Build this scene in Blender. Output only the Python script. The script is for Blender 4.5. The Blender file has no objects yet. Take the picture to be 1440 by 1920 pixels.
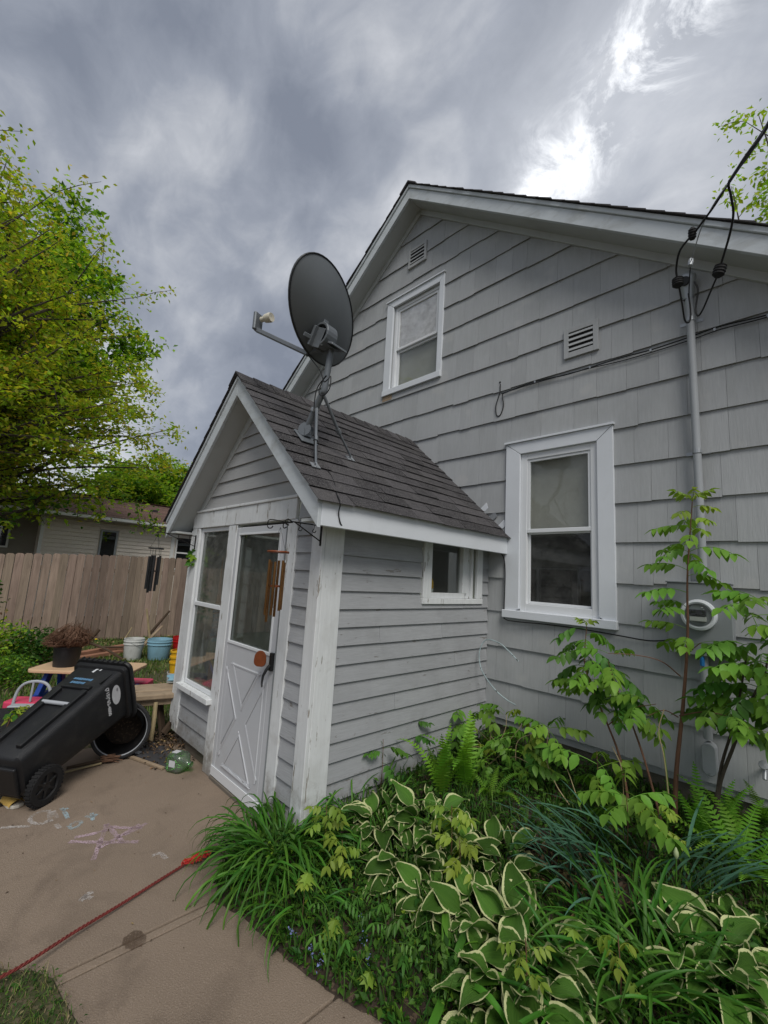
import bpy, bmesh, math, random
import numpy as np
from mathutils import Vector, Matrix
R = math.radians
random.seed(7); rng = np.random.default_rng(11)
sc = bpy.context.scene
col = sc.collection
# ------------------------------------------------------------------ camera
YAW, PIT, ROL, FPX, CH = R(46.0), R(8.6), R(3.4), 814.0, 1.70
_F = Vector((-math.sin(YAW)*math.cos(PIT), math.cos(YAW)*math.cos(PIT), math.sin(PIT)))
_r = Vector((math.cos(YAW), math.sin(YAW), 0)); _u = _r.cross(_F)
_r2 = _r*math.cos(ROL)+_u*math.sin(ROL); _u2 = -_r*math.sin(ROL)+_u*math.cos(ROL)
CM = Matrix((_r2, _u2, -_F)).transposed()
cam = bpy.data.cameras.new('camera'); co = bpy.data.objects.new('camera', cam); col.objects.link(co)
cam.sensor_fit = 'HORIZONTAL'; cam.sensor_width = 36; cam.lens = 36*FPX/1440
cam.clip_start = .02; cam.clip_end = 2000
co.matrix_world = Matrix.Translation((0, 0, CH)) @ CM.to_4x4()
sc.camera = co
CP = Vector((0, 0, CH))
def at(x, y, ax, v):
    'point of the photograph (1440 x 1920) on the plane axis=v'
    d = CM @ Vector((x-720, 960-y, -FPX)); t = (v-CP[ax])/d[ax]
    return CP + t*d
# ------------------------------------------------------------------ exposure, sky, sun
sc.render.engine = 'CYCLES'
sc.view_settings.view_transform = 'Standard'; sc.view_settings.look = 'None'
sc.view_settings.exposure = 0.60; sc.view_settings.gamma = 1; sc.view_settings.use_curve_mapping = False
sc.cycles.max_bounces = 8; sc.cycles.transparent_max_bounces = 16
sc.cycles.sample_clamp_indirect = 6

class NT:
    'small node helper'
    def __init__(s, tree): s.t = tree; s.n = tree.nodes; s.l = tree.links
    def new(s, typ, **kw):
        n = s.n.new(typ)
        for k, v in kw.items():
            if k.startswith('i_'):
                kk = k[2:]; n.inputs[int(kk) if kk.isdigit() else kk.replace('_', ' ')].default_value = v
            else: setattr(n, k, v)
        return n
    def link(s, a, b): s.l.new(a, b)
    def math(s, op, a, b=None, clamp=False):
        n = s.n.new('ShaderNodeMath'); n.operation = op; n.use_clamp = clamp
        for i, x in enumerate((a, b)):
            if x is None: continue
            if isinstance(x, (int, float)): n.inputs[i].default_value = x
            else: s.l.new(x, n.inputs[i])
        return n.outputs[0]
    def ramp(s, fac, stops, interp='LINEAR'):
        n = s.n.new('ShaderNodeValToRGB'); cr = n.color_ramp; cr.interpolation = interp
        while len(cr.elements) < len(stops): cr.elements.new(.5)
        for e, (p, c) in zip(cr.elements, stops):
            e.position = p; e.color = (c, c, c, 1) if isinstance(c, (int, float)) else (*c, 1)
        s.l.new(fac, n.inputs[0]); return n.outputs[0]
    def mix(s, fac, a, b, mode='MIX'):
        n = s.n.new('ShaderNodeMix'); n.data_type = 'RGBA'; n.blend_type = mode
        for i, x in ((0, fac), (6, a), (7, b)):
            if isinstance(x, (int, float)): n.inputs[i].default_value = x
            elif isinstance(x, tuple): n.inputs[i].default_value = (*x[:3], 1)
            else: s.l.new(x, n.inputs[i])
        return n.outputs[2]
    def noise(s, vec, scale, detail=4, rough=.55, dist=0, dims='3D', w=None):
        n = s.n.new('ShaderNodeTexNoise'); n.noise_dimensions = dims
        n.inputs['Scale'].default_value = scale; n.inputs['Detail'].default_value = detail
        n.inputs['Roughness'].default_value = rough; n.inputs['Distortion'].default_value = dist
        if vec is not None: s.l.new(vec, n.inputs['Vector'])
        if w is not None: s.l.new(w, n.inputs['W'])
        return n.outputs['Fac']
    def mapping(s, vec, scale=(1, 1, 1), rot=(0, 0, 0), loc=(0, 0, 0)):
        n = s.n.new('ShaderNodeMapping'); n.inputs['Scale'].default_value = scale
        n.inputs['Rotation'].default_value = rot; n.inputs['Location'].default_value = loc
        s.l.new(vec, n.inputs['Vector']); return n.outputs[0]

SUN_EL, SUN_AZ = 50, 122       # azimuth clockwise from +Y
world = bpy.data.worlds.new('World'); sc.world = world; world.use_nodes = True
N = NT(world.node_tree); N.n.clear()
out = N.new('ShaderNodeOutputWorld'); bg = N.new('ShaderNodeBackground', i_Strength=1.0)
N.link(bg.outputs[0], out.inputs[0])
sky = N.new('ShaderNodeTexSky', sky_type='NISHITA', sun_disc=False, sun_elevation=R(SUN_EL), sun_rotation=R(SUN_AZ))
tc = N.new('ShaderNodeTexCoord')
sep = N.new('ShaderNodeSeparateXYZ'); N.link(tc.outputs['Generated'], sep.inputs[0])
SKYL = (3, 3, 0)
zz = N.math('ADD', N.math('MAXIMUM', sep.outputs[2], 0.0), .15)
cmb = N.new('ShaderNodeCombineXYZ')
N.link(N.math('DIVIDE', sep.outputs[0], zz), cmb.inputs[0]); N.link(N.math('DIVIDE', sep.outputs[1], zz), cmb.inputs[1])
p = cmb.outputs[0]                                    # direction laid out on a flat cloud deck
gd = tc.outputs['Generated']                           # soft masses in direction space, no streaking at the horizon
big = N.noise(N.mapping(gd, scale=(1.0, 1.35, 1.2), rot=(R(20), R(-15), R(35)), loc=SKYL), 2.3, 2, .4, .35)
med = N.noise(N.mapping(gd, scale=(1.0, 1.7, 1.5), rot=(R(35), R(10), R(20)), loc=(4.2, 1.1, 2.6)), 5.2, 5, .5, .5)
fine = N.noise(N.mapping(gd, scale=(1, 1.3, 1.6), rot=(R(10), R(30), R(15)), loc=(1, 5, 3)), 12, 6, .62, .5)
v = N.math('ADD', N.math('MULTIPLY', big, 1.0), N.math('ADD', N.math('MULTIPLY', med, .52), N.math('MULTIPLY', fine, .22)))
cloud = N.ramp(N.math('MULTIPLY', v, .585), [(.37, (.145, .162, .20)), (.47, (.21, .228, .268)), (.55, (.305, .32, .352)), (.67, (.49, .50, .525))])
# thin place in the overcast where the sun glows through: a long band of the deck, ragged by noise
a, b = Vector((-.40, .80)), Vector((.02, .56)); dr = (b-a).normalized(); nr = Vector((-dr.y, dr.x))
s2 = N.new('ShaderNodeSeparateXYZ'); N.link(p, s2.inputs[0])
def lin(ax, ay, c): return N.math('ADD', N.math('ADD', N.math('MULTIPLY', s2.outputs[0], ax), N.math('MULTIPLY', s2.outputs[1], ay)), c)
across = lin(nr.x, nr.y, -a.dot(nr)); along = lin(dr.x, dr.y, -a.dot(dr))
wob = N.math('MULTIPLY', N.math('SUBTRACT', N.noise(p, 5, 5, .6, .5), .5), .16)
ac = N.math('DIVIDE', N.math('ADD', across, wob), .062)
al = N.math('DIVIDE', N.math('SUBTRACT', along, .20), .34)
g = N.math('POWER', 2.718, N.math('MULTIPLY', N.math('ADD', N.math('POWER', N.math('ABSOLUTE', ac), 2.0), N.math('POWER', N.math('ABSOLUTE', al), 4.0)), -1.0))
ac2 = N.math('DIVIDE', across, .22)
g2 = N.math('POWER', 2.718, N.math('MULTIPLY', N.math('ADD', N.math('MULTIPLY', ac2, ac2), N.math('POWER', N.math('ABSOLUTE', al), 2.0)), -1.0))
rag = N.ramp(N.noise(N.mapping(p, loc=(1.9, .6, 0)), 5, 7, .68, .8), [(.40, .0), (.62, 1.3)])
glow = N.math('ADD', N.math('MULTIPLY', N.math('MULTIPLY', g, rag), .60), N.math('MULTIPLY', g2, .17))
csky = N.mix(1.0, cloud, N.mix(glow, (0, 0, 0), (1, 1, .98)), 'ADD')
nsc = N.mix(1.0, sky.outputs[0], (.07, .07, .07), 'MULTIPLY')
# below the horizon the world is the colour of ground
fin = N.mix(.94, nsc, csky)
N.link(fin, bg.inputs[0]); bg.inputs[1].default_value = 1.06

sl = bpy.data.lights.new('sun', 'SUN'); so = bpy.data.objects.new('sun', sl); col.objects.link(so)
sl.energy = 1.5; sl.angle = R(26); sl.color = (1.0, .965, .90)
so.rotation_euler = (R(90-SUN_EL), 0, R(180-SUN_AZ))
so.location = (0, 0, 30)

# ------------------------------------------------------------------ materials
MATS = {}
def pmat(name, c, rough=.6, var=.12, vs=6, bump=0, bs=60, rnd=0, island=0, spec=.35, metal=0, stretch=(1, 1, 1), bstretch=None,
         spots=None, trans=0, hue=0, speck=None, coat=0, dirt=None, grain=None, splash=0):
    '''principled paint: large soft variation, optional per-object / per-piece variation, bump, flaked spots, fine speckle'''
    m = bpy.data.materials.new(name); m.use_nodes = True; N = NT(m.node_tree); N.n.clear()
    out = N.new('ShaderNodeOutputMaterial'); b = N.new('ShaderNodeBsdfPrincipled')
    b.inputs['Roughness'].default_value = rough; b.inputs['Specular IOR Level'].default_value = spec
    b.inputs['Metallic'].default_value = metal; b.inputs['Coat Weight'].default_value = coat
    tc = N.new('ShaderNodeTexCoord'); oi = N.new('ShaderNodeObjectInfo')
    vec = N.mapping(tc.outputs['Object'], scale=stretch)
    w = N.math('MULTIPLY', oi.outputs['Random'], 37.0)
    nz = N.noise(vec, vs, 5, .6, .2, '4D', w)
    val = N.math('ADD', N.math('MULTIPLY', N.math('SUBTRACT', nz, .5), var*4), 1.0)
    if rnd: val = N.math('MULTIPLY', val, N.math('ADD', N.math('MULTIPLY', N.math('SUBTRACT', oi.outputs['Random'], .5), 2*rnd), 1.0))
    if island:
        ge = N.new('ShaderNodeNewGeometry')
        val = N.math('MULTIPLY', val, N.math('ADD', N.math('MULTIPLY', N.math('SUBTRACT', ge.outputs['Random Per Island'], .5), 2*island), 1.0))
    h = N.new('ShaderNodeHueSaturation', i_Color=(*c, 1)); N.link(val, h.inputs['Value'])
    if hue:
        src = oi.outputs['Random'] if not island else ge.outputs['Random Per Island']
        N.link(N.math('ADD', N.math('MULTIPLY', N.math('SUBTRACT', N.math('FRACT', N.math('MULTIPLY', src, 7.3)), .5), hue*2), .5), h.inputs['Hue'])
    cc = h.outputs[0]
    if grain:   # (scale vector, amount): fine colour streaks
        gn = N.noise(N.mapping(tc.outputs['Object'], scale=grain[0]), 1, 4, .7, 0, '4D', w)
        cc = N.mix(1.0, cc, N.ramp(gn, [(.3, 1-grain[1]), (.7, 1+grain[1]*.6)]), 'MULTIPLY')
    if speck:   # (colour, scale, threshold, amount)
        sp = N.noise(tc.outputs['Object'], speck[1], 2, .6)
        cc = N.mix(N.math('MULTIPLY', N.ramp(sp, [(speck[2], 0.0), (speck[2]+.08, 1.0)]), speck[3]), cc, speck[0])
    if spots:   # (colour, scale, threshold, stretch)
        sv = N.mapping(tc.outputs['Object'], scale=spots[3])
        sn = N.noise(sv, spots[1], 6, .65, .1, '4D', w)
        sf = N.ramp(sn, [(spots[2], 0.0), (spots[2]+.012, 1.0)])
        cc = N.mix(sf, cc, spots[0])
    if dirt:    # (colour, scale, lo, hi, amount)
        dn = N.noise(N.mapping(tc.outputs['Object'], scale=dirt[5] if len(dirt) > 5 else (1, 1, 1)), dirt[1], 6, .65, .4)
        cc = N.mix(N.math('MULTIPLY', N.ramp(dn, [(dirt[2], 0.0), (dirt[3], 1.0)]), dirt[4]), cc, dirt[0])
    if splash:  # mud splashed up from the ground
        sz = N.new('ShaderNodeSeparateXYZ'); N.link(tc.outputs['Object'], sz.inputs[0])
        sn2 = N.noise(tc.outputs['Object'], 14, 5, .7)
        zf = N.math('SUBTRACT', N.math('ADD', sn2, .12), N.math('MULTIPLY', sz.outputs[2], 1.25))
        cc = N.mix(N.math('MULTIPLY', N.ramp(zf, [(.22, 0.0), (.6, 1.0)]), splash), cc, (.13, .10, .07))
    N.link(cc, b.inputs['Base Color'])
    if bump:
        bv = N.mapping(tc.outputs['Object'], scale=bstretch or stretch)
        bn = N.noise(bv, bs, 4, .6)
        if spots: bn = N.math('SUBTRACT', bn, N.math('MULTIPLY', sf, 1.2))
        bp = N.new('ShaderNodeBump', i_Strength=min(1, bump), i_Distance=.004*max(1, bump)); N.link(bn, bp.inputs['Height'])
        N.link(bp.outputs[0], b.inputs['Normal'])
    sh = b.outputs[0]
    if trans:
        tr = N.new('ShaderNodeBsdfTranslucent'); N.link(N.mix(1.0, cc, (1.25, 1.3, .5), 'MULTIPLY'), tr.inputs[0])
        mx = N.new('ShaderNodeMixShader', i_0=trans); N.link(sh, mx.inputs[1]); N.link(tr.outputs[0], mx.inputs[2]); sh = mx.outputs[0]
    N.link(sh, out.inputs[0]); MATS[name] = m; return m
def glass(name, tint=(.8, .85, .85), refl=.12, rough=0.0, dust_veil=.0, fk=.75):
    m = bpy.data.materials.new(name); m.use_nodes = True; N = NT(m.node_tree); N.n.clear()
    out = N.new('ShaderNodeOutputMaterial')
    t = N.new('ShaderNodeBsdfTransparent', i_Color=(*tint, 1)); gl = N.new('ShaderNodeBsdfGlossy', i_Roughness=rough)
    lw = N.new('ShaderNodeLayerWeight', i_Blend=.22)
    f = N.math('ADD', N.math('MULTIPLY', lw.outputs['Fresnel'], fk), refl, True)
    mx = N.new('ShaderNodeMixShader'); N.link(f, mx.inputs[0]); N.link(t.outputs[0], mx.inputs[1]); N.link(gl.outputs[0], mx.inputs[2])
    sh = mx.outputs[0]
    if dust_veil:  # patchy pale film: dust, and a painted veil of reflected sky
        tc = N.new('ShaderNodeTexCoord'); d = N.new('ShaderNodeBsdfDiffuse', i_Color=(.35, .35, .33, 1))
        dn = N.ramp(N.noise(tc.outputs['Object'], 9, 8, .7), [(.4, dust_veil*.3), (.75, dust_veil)])
        m2 = N.new('ShaderNodeMixShader'); N.link(dn, m2.inputs[0]); N.link(sh, m2.inputs[1]); N.link(d.outputs[0], m2.inputs[2]); sh = m2.outputs[0]
    N.link(sh, out.inputs[0]); MATS[name] = m; return m
WOODG = (.21, .19, .165)
siding = pmat('siding_shingle', (.375, .388, .398), .75, .07, 1.3, .55, 1, rnd=.05, bstretch=(150, 150, 5), dirt=((.24, .25, .24), 2.6, .5, .8, .38, (1, 1, .45)), grain=((75, 75, 3), .08), speck=((.47, .47, .46), 3.1, .60, .35), spots=((.19, .18, .17), 16, .735, (1, 1, .3)))
siding_s = pmat('siding_shingle_joined', (.375, .388, .398), .75, .07, 1.3, .55, 1, island=.05, bstretch=(150, 150, 5), dirt=((.24, .25, .24), 2.6, .5, .8, .38, (1, 1, .45)), grain=((75, 75, 3), .08), speck=((.47, .47, .46), 3.1, .60, .35))
clap = pmat('clapboard_paint', (.35, .36, .375), .6, .06, 2.5, .5, 1, rnd=.04, bstretch=(14, 14, 160), spots=((.22, .21, .20), 5, .645, (1, 1, 5)), dirt=((.18, .18, .18), 3, .52, .8, .35), grain=((6, 6, 130), .12), splash=.6)
clapb = pmat('gable_clapboard_paint', (.385, .388, .388), .6, .06, 2.5, .5, 1, rnd=.04, bstretch=(14, 14, 160))
trim = pmat('white_trim_paint', (.68, .70, .71), .5, .05, 2, .5, 1, bstretch=(60, 60, 6), spots=((.30, .28, .25), 9, .615, (3, 3, .45)), dirt=((.34, .33, .30), 4, .5, .8, .45), grain=((40, 40, 3), .09), splash=.7)
trimc = pmat('clean_white_trim', (.66, .69, .73), .42, .04, 3, .15, 40, dirt=((.42, .42, .40), 3, .58, .85, .3))
rake_p = pmat('rake_paint', (.55, .59, .62), .5, .06, 2, .35, 1, bstretch=(30, 30, 30), dirt=((.25, .25, .22), 3.5, .5, .78, .55, (1, 1, 2.5)))
soff = pmat('soffit_paint', (.45, .47, .47), .6, .07, 2, .2, 30, dirt=((.25, .24, .21), 3, .55, .85, .4))
vinyl = pmat('vinyl_sash', (.70, .72, .74), .35, .03, 3)
asph = pmat('asphalt_shingle', (.05, .047, .05), .95, .2, 9, 1.4, 120, rnd=.42, speck=((.14, .135, .135), 110, .52, .8), dirt=((.11, .105, .10), 3, .5, .8, .5, (1, 1, 1)), spec=.2)
asph_s = pmat('asphalt_shingle_joined', (.05, .047, .05), .92, .16, 9, .9, 260, island=.34, speck=((.14, .13, .125), 420, .52, .55), spec=.2)
concrete = pmat('patio_concrete', (.225, .172, .128), .9, .16, 1.3, 1.2, 130, speck=((.31, .25, .20), 170, .55, .6), dirt=((.105, .078, .058), 2.3, .5, .72, .6), spots=((.11, .083, .06), 150, .70, (1, 1, 1)))
mortar = pmat('joint_mortar', (.15, .11, .08), .95, .15, 8, .6, 150)
found = pmat('foundation_block', (.16, .14, .115), .95, .2, 3, .7, 90)
soil = pmat('soil', (.045, .033, .024), 1, .3, 9, 1, 60, speck=((.13, .09, .06), 55, .56, .8))
lawn = pmat('lawn_soil', (.05, .055, .022), 1, .3, 2.0, 1, 30, speck=((.13, .10, .065), 34, .52, .7))
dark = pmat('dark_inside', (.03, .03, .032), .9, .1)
inwall = pmat('inside_wall', (.72, .75, .66), .8, .12, 3)
blackm = pmat('black_plastic', (.007, .0075, .009), .45, .15, 4, .45, 500, spec=.5, dirt=((.05, .047, .042), 6, .52, .8, .45))
blackr = pmat('black_rubber', (.011, .011, .012), .75, .15, 9, .3, 90)
blacki = pmat('black_iron', (.012, .011, .011), .5, .2, 20, .3, 80, metal=.3)
wire = pmat('black_cable', (.010, .010, .011), .5, .05)
galv = pmat('galvanised_steel', (.36, .38, .40), .45, .1, 9, .1, 50, metal=.55)
condm = pmat('grey_painted_pipe', (.33, .35, .37), .5, .06, 4, .15, 30)
boxm = pmat('meter_box_grey', (.22, .24, .25), .45, .05, 3, .1, 60)
copper = pmat('copper_tube', (.24, .115, .04), .26, .3, 5, metal=.9)
cherry = pmat('cherry_wood', (.19, .05, .016), .4, .25, 25, .2, 60, stretch=(1, 1, 1))
dishg = pmat('dish_grey', (.125, .138, .148), .42, .06, 2, .1, 90, spec=.45, dirt=((.16, .17, .18), 3, .5, .8, .35))
dishm = pmat('dish_mount_grey', (.16, .175, .19), .42, .1, 7, .1, 60, metal=.3)
cream = pmat('cream_plastic', (.62, .58, .47), .4, .05)
tan = pmat('tan_plastic', (.62, .42, .26), .45, .06, 4)
blue = pmat('blue_plastic', (.012, .05, .28), .4, .06)
pink = pmat('pink_red_plastic', (.62, .06, .13), .4, .1, 4)
red = pmat('red_plastic', (.42, .012, .014), .4, .08)
yellow = pmat('yellow_plastic', (.72, .42, .02), .4, .08)
whitep = pmat('old_white_plastic', (.55, .56, .54), .5, .12, 6, dirt=((.2, .17, .12), 5, .5, .8, .5))
lblue = pmat('pale_blue_plastic', (.22, .40, .50), .5, .1, 6, dirt=((.14, .18, .16), 5, .5, .8, .4))
greyp = pmat('light_grey_plastic', (.36, .38, .41), .5, .1, 6)
wood = pmat('weathered_wood', (.33, .25, .17), .85, .2, 3, .8, 1, stretch=(2, 2, 2), bstretch=(8, 8, 120), dirt=((.12, .09, .06), 8, .5, .75, .6))
driftw = pmat('dark_old_wood', (.075, .05, .032), .9, .3, 8, .8, 50)
timb = pmat('red_brown_timber', (.27, .13, .08), .9, .2, 6, .6, 40)
picket = pmat('fence_picket_wood', (.27, .205, .158), .9, .18, 2.2, .9, 1, rnd=.36, grain=((45, 45, 2), .3), stretch=(1, 1, .35), bstretch=(50, 50, 2.5), hue=.012,
              dirt=((.12, .085, .065), 7, .5, .72, .5, (1.5, 1.5, .3)), spots=((.07, .05, .035), 9, .76, (1, 1, .8)))
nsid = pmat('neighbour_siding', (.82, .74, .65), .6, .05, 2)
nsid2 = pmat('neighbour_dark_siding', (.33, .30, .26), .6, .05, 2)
nroof = pmat('neighbour_roof', (.17, .105, .085), .95, .25, 14, .8, 60, island=.12)
ntrim = pmat('neighbour_trim', (.8, .8, .78), .5, .05)
bark = pmat('bark', (.065, .052, .04), .95, .25, 12, 1, 40)
twigm = pmat('brown_twig', (.14, .075, .045), .8, .2, 12)
stemr = pmat('reddish_stem', (.15, .075, .045), .7, .25, 14, .4, 60)
stemp = pmat('pale_stem', (.34, .27, .15), .8, .2, 12)
shade = pmat('window_shade', (.50, .475, .435), .9, .08, 3, .2, 200)
cardb = pmat('cardboard', (.55, .33, .14), .85, .08)
pinkb = pmat('pink_card', (.75, .22, .22), .8, .08)
cloth = pmat('brown_cloth', (.42, .26, .13), .95, .3, 7, .6, 25)
plasticw = pmat('white_film', (.9, .9, .9), .35, .15, 18, .7, 30)
ropem = pmat('red_rope', (.17, .03, .025), .85, .4, 60, .8, 130)
strapm = pmat('navy_strap', (.015, .017, .03), .7, .1)
capy = pmat('yellow_shoe_fabric', (.52, .34, .09), .85, .15, 20)
capw = pmat('off_white_rubber', (.52, .49, .43), .7, .1)
chw = pmat('chalk_white', (.50, .46, .43), .95, .2, 60)
chb = pmat('chalk_blue', (.40, .53, .58), .95, .2, 60)
chp = pmat('chalk_pink', (.50, .37, .42), .95, .2, 60)
def chalkify(m, thr, cov=1.0):
    'chalk sits on the high grains only: the joints stay bare'
    N = NT(m.node_tree); out = [n for n in N.n if n.type == 'OUTPUT_MATERIAL'][0]; sh = out.inputs[0].links[0].from_socket
    tc = N.new('ShaderNodeTexCoord'); f = N.math('MULTIPLY', N.math('ADD', N.ramp(N.noise(tc.outputs['Object'], 120, 4, .75), [(thr, 0.0), (thr+.10, 1.0)]), .12, True), cov)
    e = N.math('MULTIPLY', f, N.ramp(N.noise(tc.outputs['Object'], 7, 3, .6), [(.33, .15), (.58, 1.0)]))
    t = N.new('ShaderNodeBsdfTransparent'); mx = N.new('ShaderNodeMixShader'); N.link(e, mx.inputs[0]); N.link(t.outputs[0], mx.inputs[1]); N.link(sh, mx.inputs[2]); N.link(mx.outputs[0], out.inputs[0])
for m in (chw, chb, chp): chalkify(m, .43, .85)
stainm = pmat('damp_stain', (.10, .065, .042), .6, .2, 9); chalkify(stainm, .36, .6)
paper = pmat('white_sticker', (.55, .56, .58), .5, .12, 20)
bluep = pmat('blue_sticker', (.10, .22, .36), .5, .2, 20)
greenj = glass('green_bottle_plastic', (.35, .8, .30), .10, .15, .35)
pane = glass('window_glass', (.88, .90, .89), .03, 0, .08, .25)
pane_up = glass('sky_reflecting_glass', (1, 1, 1), .06, 0, .30, .3)
pane_p = glass('porch_window_glass', (.92, .95, .93), .06, 0, .24, .6)  # pale film set high to stand in for sky reflection
panedark = glass('screened_glass', (.40, .42, .42), .03, .02, .16, .5)
panedoor = glass('door_glass', (.72, .78, .76), .05, 0, .16, .7)  # its film also imitates the veil of reflected sky
def leafm(name, c, tr=.35, island=.3, hue=.02, rough=.5): return pmat(name, c, rough, .1, 5, island=island, trans=tr, hue=hue, spec=.2)
maple1 = leafm('maple_leaf_olive', (.40, .43, .05), .6, hue=.01); maple2 = leafm('maple_leaf_green', (.26, .40, .04), .6, hue=.01); maple3 = leafm('maple_leaf_rusty', (.48, .36, .07), .6, hue=.01)
lf_dk = leafm('leaf_dark_green', (.032, .09, .014)); lf_md = leafm('leaf_mid_green', (.07, .165, .022)); lf_lt = leafm('leaf_light_green', (.25, .42, .04), .55); lf_yl = leafm('leaf_yellow_green', (.38, .48, .05), .55)
def pleaf(name, c, tr=.3, rnd=.22, hue=.015): return pmat(name, c, .45, .1, 14, rnd=rnd, trans=tr, hue=hue, spec=.22)
lily = pleaf('daylily_blade', (.05, .155, .018)); lily2 = pleaf('daylily_blade_bright', (.085, .225, .025)); iris_m = pleaf('iris_blade', (.07, .165, .105), .15)
fernm = pleaf('fern_green', (.15, .34, .03)); comp1 = pleaf('compound_leaf_green', (.155, .31, .04)); comp2 = pleaf('compound_leaf_yellow', (.23, .33, .045), .35); comp3 = pleaf('compound_leaf_deep', (.075, .19, .028))
dryleaf = leafm('dry_leaf', (.26, .17, .09), .1, .4, .02, .8); bluefl = leafm('blue_flower', (.22, .26, .52), .2, .2, .02)
def hostam():
    m = bpy.data.materials.new('hosta_leaf'); m.use_nodes = True; N = NT(m.node_tree); N.n.clear()
    out = N.new('ShaderNodeOutputMaterial'); b = N.new('ShaderNodeBsdfPrincipled', i_Roughness=.5); b.inputs['Specular IOR Level'].default_value = .2
    uv = N.new('ShaderNodeUVMap'); sp = N.new('ShaderNodeSeparateXYZ'); N.link(uv.outputs[0], sp.inputs[0])
    oi = N.new('ShaderNodeObjectInfo'); w = N.math('MULTIPLY', oi.outputs['Random'], 50.0)
    au = N.math('ABSOLUTE', N.math('SUBTRACT', N.math('MULTIPLY', sp.outputs[0], 2.0), 1.0))
    nz = N.noise(N.mapping(uv.outputs[0], scale=(2, 3, 1)), 5, 4, .6, 0, '4D', w)
    e = N.math('ADD', au, N.math('MULTIPLY', N.math('SUBTRACT', nz, .5), .30))
    e2 = N.math('MAXIMUM', e, N.math('ADD', N.math('MULTIPLY', sp.outputs[1], 1.0), -.11))
    mg = N.ramp(e2, [(.82, 0.0), (.85, 1.0)])
    streak = N.noise(N.mapping(uv.outputs[0], scale=(26, 1.2, 1)), 1, 3, .5, 0, '4D', w)
    gr = N.mix(streak, (.04, .115, .016), (.11, .235, .035))
    h = N.new('ShaderNodeHueSaturation'); N.link(gr, h.inputs['Color']); N.link(N.math('ADD', N.math('MULTIPLY', oi.outputs['Random'], .8), .62), h.inputs['Value'])
    cc = N.mix(mg, h.outputs[0], (.72, .74, .38)); bn_ = N.noise(N.mapping(uv.outputs[0], scale=(1, 2, 1)), 7, 5, .7, 0, '4D', N.math('MULTIPLY', w, 1.7)); cc = N.mix(N.ramp(bn_, [(.70, 0.0), (.74, .9)]), cc, (.16, .10, .04)); N.link(cc, b.inputs['Base Color'])
    vein = N.new('ShaderNodeTexWave', wave_type='BANDS', bands_direction='X', i_Scale=4.2, i_Distortion=.4)
    bend = N.new('ShaderNodeCombineXYZ'); N.link(N.math('MULTIPLY', au, N.math('ADD', N.math('MULTIPLY', N.math('POWER', sp.outputs[1], 2.0), -.55), 1.2)), bend.inputs[0]); N.link(bend.outputs[0], vein.inputs[0])
    bp = N.new('ShaderNodeBump', i_Strength=.6, i_Distance=.004); N.link(vein.outputs['Fac'], bp.inputs['Height']); N.link(bp.outputs[0], b.inputs['Normal'])
    tr = N.new('ShaderNodeBsdfTranslucent'); N.link(cc, tr.inputs[0]); mx = N.new('ShaderNodeMixShader', i_0=.2)
    N.link(b.outputs[0], mx.inputs[1]); N.link(tr.outputs[0], mx.inputs[2]); N.link(mx.outputs[0], out.inputs[0]); return m
hosta = hostam()

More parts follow.
